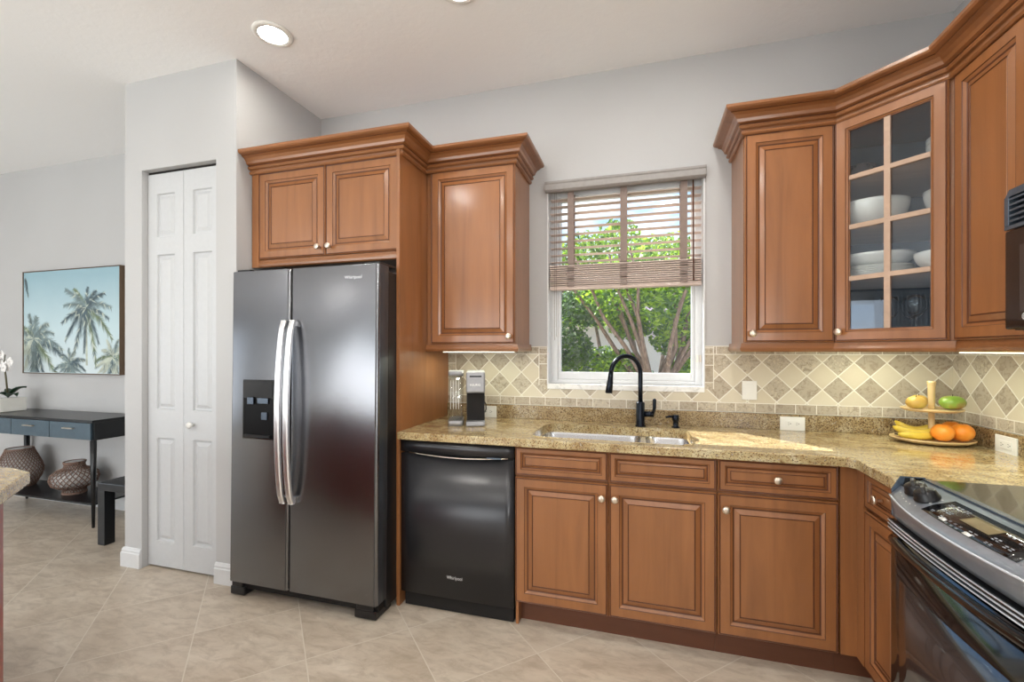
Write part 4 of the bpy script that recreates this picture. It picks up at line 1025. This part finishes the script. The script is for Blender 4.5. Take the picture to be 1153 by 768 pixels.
# ------------------------------------------------------------------ dining wall: console table
CONB = simple('slate_blue_lacquer', rgb(74,92,104), .25)
CONK = simple('black_lacquer', rgb(18,20,24), .3)
co = thing('console_table', 'long slate-blue console table with drawers and a lower shelf against the dining wall', 'console table', (-4.65, -.2, 0))
CX0, CX1, CY0, CY1 = -5.36, -3.955, -.365, -.022
obj('table_top', MB().box(CX0, CX1, CY0, CY1, .792, .812), CONK, co, bevel=.002)
obj('frame', MB().box(CX0+.005, CX1-.002, CY0+.014, CY1, .660, .792), CONK, co)
for i in range(3):
    x0_ = CX0+.012+.4595*i
    d_ = obj('drawer', MB().box(x0_, x0_+.452, CY0, CY0+.014, .664, .789), CONB, co, bevel=.001)
    obj('pull', MB().box(x0_+.170, x0_+.285, CY0-.020, CY0-.004, .742, .750).box(x0_+.185, x0_+.195, CY0-.005, CY0, .742, .748).box(x0_+.262, x0_+.272, CY0-.005, CY0, .742, .748), KNOB, d_)
for x, y in ((CX0+.02, CY0+.02), (CX1-.02, CY0+.02), (CX0+.02, CY1-.02), (CX1-.02, CY1-.02)):
    obj('leg', MB().lathe([(.011, .002), (.020, .40), (.024, .660)], (x, y, 0), 4), CONK, co)
obj('shelf', MB().box(CX0+.03, CX1-.025, CY0+.02, CY1-.01, .166, .180), CONK, co, bevel=.001)
# lattice vases
RAT = simple('weathered_rattan', rgb(120,96,84), .8)
RATIN = simple('pale_vase_glass', rgb(206,206,206), .3)
def lattice_vase(lb, x, y, z_, prof, n=20, rows=9, r=.0035):
    """woven diagonals over a smooth inner glass"""
    t_ = thing('rattan_vase', lb, 'vase', (x, y, z_))
    def at(u):
        k = u*(len(prof)-1); i = min(int(k), len(prof)-2); f_ = k-i
        return (prof[i][0]*(1-f_)+prof[i+1][0]*f_, prof[i][1]*(1-f_)+prof[i+1][1]*f_)
    mb = MB()
    for s in (1, -1):
        for k in range(n):
            P = []
            for j in range(rows+1):
                u = j/rows; rr, h = at(u); a = 2*PI*k/n+s*u*PI*.62
                P.append((x+rr*math.cos(a), y+rr*math.sin(a), z_+h))
            mb.tube(P, r, 5)
    for u in (0, .02, .95, .98, 1):
        rr, h = at(u); P = [(x+rr*math.cos(a), y+rr*math.sin(a), z_+h) for a in [2*PI*k/28 for k in range(29)]]; mb.tube(P, r*1.5, 5)
    obj('weave', mb, RAT, t_)
    ins = [(max(.001, a-.012), z_+b) for a, b in prof]
    obj('liner', MB().lathe([(.0005, ins[0][1]+.004)]+[(a, b+.004) for a, b in ins[:1]]+ins[1:], (x, y, 0), 28), RATIN, t_)
    return t_
v1 = lattice_vase('squat round lattice vase with a short neck on the console shelf', -4.445, -.195, .1845, [(.075, 0), (.070, .035), (.10, .05), (.14, .075), (.153, .115), (.145, .155), (.11, .185), (.07, .2), (.062, .225), (.068, .25)], 26)
lattice_vase('tall tapered lattice vase at the left of the console shelf', -5.13, -.195, .1845, [(.10, 0), (.115, .03), (.14, .08), (.15, .13), (.135, .19), (.11, .25), (.09, .30), (.085, .315)], 34, 11, .0032)
# orchid in white pot
GREENL = simple('orchid_leaf', rgb(28,52,34), .35)
PETAL = simple('white_petal', rgb(232,230,228), .6)
orc = thing('potted_orchid', 'white orchid with dark leaves in a square pale pot on the console', 'plant', (-5.285, -.195, .8125))
obj('pot', MB().prism([(-5.38, -.285), (-5.205, -.285), (-5.205, -.11), (-5.38, -.11)], 'z', .8125, .93), CERAM, orc, bevel=.006)
def leafm(mb, base, d, L, wd, droop):
    d = Vector(d).normalized(); s = d.cross(Vector((0,0,1))).normalized(); n_ = 8; v = []
    for i in range(n_+1):
        u = i/n_; c_ = Vector(base)+d*L*u+Vector((0, 0, droop*math.sin(u*PI*.8)-.03*u*u)); ww = wd*math.sin(PI*min(.97, u*.9+.08))
        v += [c_-s*ww+Vector((0, 0, .012)), c_, c_+s*ww+Vector((0, 0, .012))]
    mb.add(v, [f_ for i in range(n_) for f_ in ((3*i, 3*i+1, 3*i+4, 3*i+3), (3*i+1, 3*i+2, 3*i+5, 3*i+4))], 0, True)
m = MB()
for d_, L in (((1, -.2, .15), .20), ((.8, .2, .5), .19), ((-1, -.1, .2), .15), ((.3, -1, .3), .12), ((-.6, .4, .4), .14)): leafm(m, (-5.29, -.19, .93), d_, L, .032, .03)
lo = obj('leaves', m, GREENL, orc); s_ = lo.modifiers.new('thick', 'SOLIDIFY'); s_.thickness = .003
obj('stem', MB().tube([(-5.30, -.19, .93), (-5.30, -.20, 1.05), (-5.305, -.21, 1.2), (-5.28, -.215, 1.30)], .0035, 8).tube([(-5.31, -.18, .93), (-5.315, -.19, 1.1), (-5.33, -.2, 1.25)], .0035, 8), simple('orchid_stem', rgb(90,84,58), .6), orc)
for i in range(10):
    cx_, cz_, cy_ = -5.305+random.uniform(-.09, .10), 1.24+random.uniform(-.07, .08), -.225+random.uniform(-.03, .03)
    m = MB()
    for k in range(5):
        a = 2*PI*k/5+random.random()*.3; c_ = Vector((cx_+.022*math.cos(a), cy_, cz_+.022*math.sin(a)))
        m.sphere(c_, .020, .004, .018, 10)
    m.sphere((cx_, cy_-.006, cz_), .006, n=8); obj('flower', m, PETAL, orc)
# stool
stl = thing('stool', 'low black square stool standing beside the pantry corner', 'stool', (-3.37, -.33, 0))
obj('seat', MB().box(-3.605, -3.13, -.545, -.10, .375, .43), CONK, stl, bevel=.006)
for x, y in ((-3.603, -.543), (-3.198, -.543), (-3.603, -.168), (-3.198, -.168)):
    obj('leg', MB().box(x, x+.066, y, y+.066, .001, .375), CONK, stl, bevel=.002)
# palm picture
PSKY, t = newmat('picture_pale_sky'); zz = t.xyz(t.obj())[2]
nn = t.noise(t.obj(), 3, 3)
t.bsdf(t.ramp(t.m('ADD', t.m('DIVIDE', zz, .92), t.m('MULTIPLY', nn, .12)), [(.1, rgb(206,220,224)), (.5, rgb(190,212,218)), (1, rgb(148,180,192))]), .55)
PF1 = simple('picture_palm_dark', rgb(74,92,100), .6, var=.3, scale=25)
PF2 = simple('picture_palm_grey', rgb(112,130,132), .6, var=.3, scale=25)
PF3 = simple('picture_palm_pale', rgb(182,190,176), .6, var=.2, scale=25)
PF4 = simple('picture_palm_green', rgb(104,120,92), .6, var=.3, scale=25)
FRM = wood_mat('picture_frame_wood', rgb(96,76,56), rough=.5)
pic = thing('framed_picture', 'framed canvas picture of pale palm trees against a blue-grey sky on the dining wall', 'picture', (-4.79, -.02, 1.13))
A0, A1, Z0, Z1 = -5.405, -4.172, 1.131, 2.048
obj('canvas', MB().box(A0+.008, A1-.008, -.035, -.002, Z0+.008, Z1-.008), PSKY, pic)
obj('frame', MB().box(A0, A1, -.041, -.001, Z1-.007, Z1).box(A0, A1, -.041, -.001, Z0, Z0+.007).box(A0, A0+.007, -.041, -.001, Z0+.007, Z1-.007).box(A1-.007, A1, -.041, -.001, Z0+.007, Z1-.007), FRM, pic)
m = MB()
def clipz(x, z_): return (min(max(x, A0+.012), A1-.012), min(max(z_, Z0+.012), Z1-.012))
lay = [0]
def tri(pts, mt):
    lay[0] += 1; y = -.0353-.0000008*lay[0]
    m.add([(clipz(x, z_)[0], y, clipz(x, z_)[1]) for x, z_ in pts], [list(range(len(pts)))], mt)
def frond(cx, cz, ang, L, droop, mt):
    n_ = 20; prev = None
    for i in range(n_+1):
        u = i/n_; x = cx+L*u*math.cos(ang); z_ = cz+L*u*math.sin(ang)-droop*u*u*L
        if prev:
            dx, dz = x-prev[0], z_-prev[1]; l_ = math.hypot(dx, dz)+1e-6; dx /= l_; dz /= l_
            wl_ = L*.36*(1-u*.75)*(.35+u)**.3
            for s in (1, -1):
                k = random.uniform(.6, 1.1)*wl_
                ex = x+(dx*.6+s*-dz*.7)*k; ez = z_+(dz*.6+s*dx*.7)*k-.25*k
                tri([(prev[0]-dx*.003, prev[1]-dz*.003), (x, z_), (ex, ez)], mt if random.random() < .72 else random.choice([1, 2]))
        prev = (x, z_)
def palm(cx, cz, L, n_, trunk, mts, lean=0):
    if trunk:
        tri([(cx-.009, cz), (cx+.009, cz), (cx+lean+.013, cz-trunk), (cx+lean-.013, cz-trunk)], 2)
    for k in range(n_):
        a = -PI*.42+2*PI*k/n_+random.uniform(-.15, .15)
        frond(cx, cz, a, L*random.uniform(.75, 1.1), .22+random.random()*.3, random.choice(mts))
def ppx(x, y): # picture fractions (0..1 from the left, 0..1 from the top)
    return A0+(A1-A0)*x, Z1-(Z1-Z0)*y
x, z_ = ppx(.665, .37); palm(x, z_, .34, 15, .5, [0, 0, 3, 1, 1], .01)
x, z_ = ppx(.12, .66); palm(x, z_, .40, 16, .42, [0, 1, 1, 2, 3], .05)
x, z_ = ppx(.50, .90); palm(x, z_, .22, 13, .1, [0, 1, 1])
x, z_ = ppx(.93, .84); palm(x, z_, .25, 14, .2, [0, 1, 2, 3])
x, z_ = ppx(.02, .06); frond(x, z_, -1.25, .15, .2, 0)
obj('palm_print', m, [PF1, PF2, PF3, PF4], pic)
# ------------------------------------------------------------------ garden outside the window
GR, t = newmat('garden_ground'); n_ = t.noise(t.pos(), 3, 5); t.bsdf(t.ramp(n_, [(.3, rgb(120,120,84)), (.6, rgb(170,160,134)), (.8, rgb(200,192,172))]), .95)
struct('ground', MB().box(-14, 14, .16, 26, -.3, -.15), GR)
HW = simple('neighbour_stucco', rgb(232,218,210), .9)
RF = simple('neighbour_roof', rgb(140,120,130), .8)
nb = thing('neighbour_house', 'pale stucco house beyond the hedge seen through the window', 'house', (-1, 11.5, -.15))
obj('wall', MB().box(-12, 9, 10, 14, -.15, 2.25), HW, nb)
obj('roof', MB().prism([(9.4, 2.25), (9.4, 2.36), (12, 3.05), (14.6, 2.36), (14.6, 2.25)], 'x', -12.6, 9.6), RF, nb)
obj('window', MB().box(-3.6, -2.4, 9.97, 10, .9, 1.9), DARKGAP, nb)
def leaf_mat(name, a, b, c):
    m, t = newmat(name)
    oi = t.noise(t.pos(), 7, 3)
    col = t.ramp(oi, [(.3, a), (.5, b), (.72, c)])
    bs = t.bsdf(col, .4, spec=.4)
    tl = t.n('ShaderNodeBsdfTranslucent'); t.put(tl.inputs[0], col)
    mx = t.n('ShaderNodeMixShader'); mx.inputs[0].default_value = .55
    out = [n for n in t.nt.nodes if n.type == 'OUTPUT_MATERIAL'][0]
    t.nt.links.new(bs.outputs[0], mx.inputs[1]); t.nt.links.new(tl.outputs[0], mx.inputs[2]); t.nt.links.new(mx.outputs[0], out.inputs[0]); return m
LF1 = leaf_mat('leaf_bright', rgb(120,156,44), rgb(166,200,62), rgb(208,228,100))
LF2 = leaf_mat('leaf_mid', rgb(76,110,52), rgb(108,142,68), rgb(150,178,98))
LF3 = leaf_mat('leaf_dusty', rgb(84,104,76), rgb(120,142,108), rgb(160,174,146))
BARK, t = newmat('tree_bark'); n_ = t.noise(t.vmap(t.pos(), (6, 6, 1.5)), 8, 4); t.bsdf(t.ramp(n_, [(.3, rgb(92,70,58)), (.6, rgb(140,114,98)), (.8, rgb(176,152,134))]), .85)
def foliage(n_, sampler, size, rnd):
    mb = MB()
    for _ in range(n_):
        c_ = Vector(sampler(rnd)); s = size*rnd.uniform(.6, 1.25)
        d = Vector((rnd.gauss(0, 1), rnd.gauss(0, 1), rnd.gauss(0, .7))).normalized(); e_ = d.cross(Vector((rnd.gauss(0, 1), rnd.gauss(0, 1), rnd.gauss(0, 1)))).normalized()
        k = d.cross(e_)*s*.18
        mb.add([c_-d*s*.5, c_+e_*s*.27+k, c_+d*s*.5, c_-e_*s*.27+k], [(0, 1, 2), (0, 2, 3)], 0 if rnd.random() < .55 else 1)
    return mb
def hedge_s(x0, x1, y0, y1, z0_, z1_):
    def f_(r):
        while True:
            x = r.uniform(x0, x1); z__ = r.uniform(z0_, z1_)
            top = z1_-.18*(1+math.sin(x*3.1)+.5*math.sin(x*7.7+1))
            if z__ < top: break
        return (x, y0+(y1-y0)*r.random()**1.6, z__)
    return f_
rr = random.Random(3)
hg = thing('hedge', 'tall clipped green hedge along the garden boundary beyond the window', 'hedge', (-.5, 5, -.15))
obj('foliage', foliage(15000, hedge_s(-5.0, 2.6, 4.7, 5.5, 1.75, 3.45), .12, rr), [LF1, LF2], hg)
m = MB()
for i in range(16):
    x = -4.9+.47*i+rr.uniform(-.1, .1); m.tube([(x, 5.05, -.15), (x+rr.uniform(-.15, .15), 5.1, 1.0), (x+rr.uniform(-.3, .3), 5.1, 2.2)], [.05, .04, .02], 6)
obj('trunks', m, BARK, hg)
def shrub(label, trunks, blobs, n_, size, mats, group=None):
    bx_ = trunks[0][0]
    t_ = thing('garden_tree', label, 'tree', (bx_[0], bx_[1], -.15), group)
    m = MB()
    for P in trunks:
        k = len(P); m.tube(P, [.034*(1-.72*i/(k-1)) for i in range(k)], 8)
    obj('trunk', m, BARK, t_)
    def smp(r):
        b = blobs[r.randrange(len(blobs))]
        while True:
            p = Vector((r.uniform(-1, 1), r.uniform(-1, 1), r.uniform(-1, 1)))
            if .25 < p.length < 1: break
        return (b[0]+p.x*b[3], b[1]+p.y*b[3], b[2]+p.z*b[3]*.8)
    obj('foliage', foliage(n_, smp, size, rr), mats, t_)
def trunks(x, y, k, h, spread):
    T_ = []
    for i in range(k):
        a = rr.uniform(0, 2*PI); s = rr.uniform(.4, 1)*spread
        P = [(x, y, -.15), (x+.03*math.cos(a), y+.03*math.sin(a), .75)]
        for j in range(1, 6):
            u = j/5; P.append((x+s*u*math.cos(a)+rr.uniform(-.05, .05), y+s*u*math.sin(a)*.6+rr.uniform(-.05, .05), .75+(h-.75)*u))
        T_.append(P)
    return T_
shrub('multi-trunked small tree right of centre outside the window', trunks(.12, 2.15, 15, 2.3, 1.1), [(-.3, 2.2, 2.0, .42), (.3, 2.1, 1.9, .42), (.75, 2.3, 1.75, .35), (-.15, 2.5, 1.65, .25), (.1, 2.3, 2.2, .45), (.55, 2.4, 1.15, .3), (-.25, 2.3, 1.15, .25), (.35,2.3,1.5,.3)], 7000, .075, [LF1, LF2])
shrub('dusty green bushy tree left of centre outside the window', trunks(-1.35, 2.6, 11, 2.3, .8), [(-1.5, 2.5, 1.9, .5), (-1.0, 2.6, 1.75, .45), (-1.75, 2.6, 1.35, .4), (-1.2, 2.4, 1.25, .35), (-.85, 2.6, 1.35, .3), (-.6, 2.7, 1.9, .35), (-1.4, 2.4, 1.0, .3)], 7500, .07, [LF3, LF2])
shrub('low bright green shrub at the bottom of the window view', trunks(-.5, 3.3, 5, 1.3, .5), [(-.5, 3.3, 1.15, .32), (-.15, 3.2, .95, .3), (-1.0, 3.3, 1.0, .3), (.5, 3.3, .95, .28)], 2600, .08, [LF1, LF3])
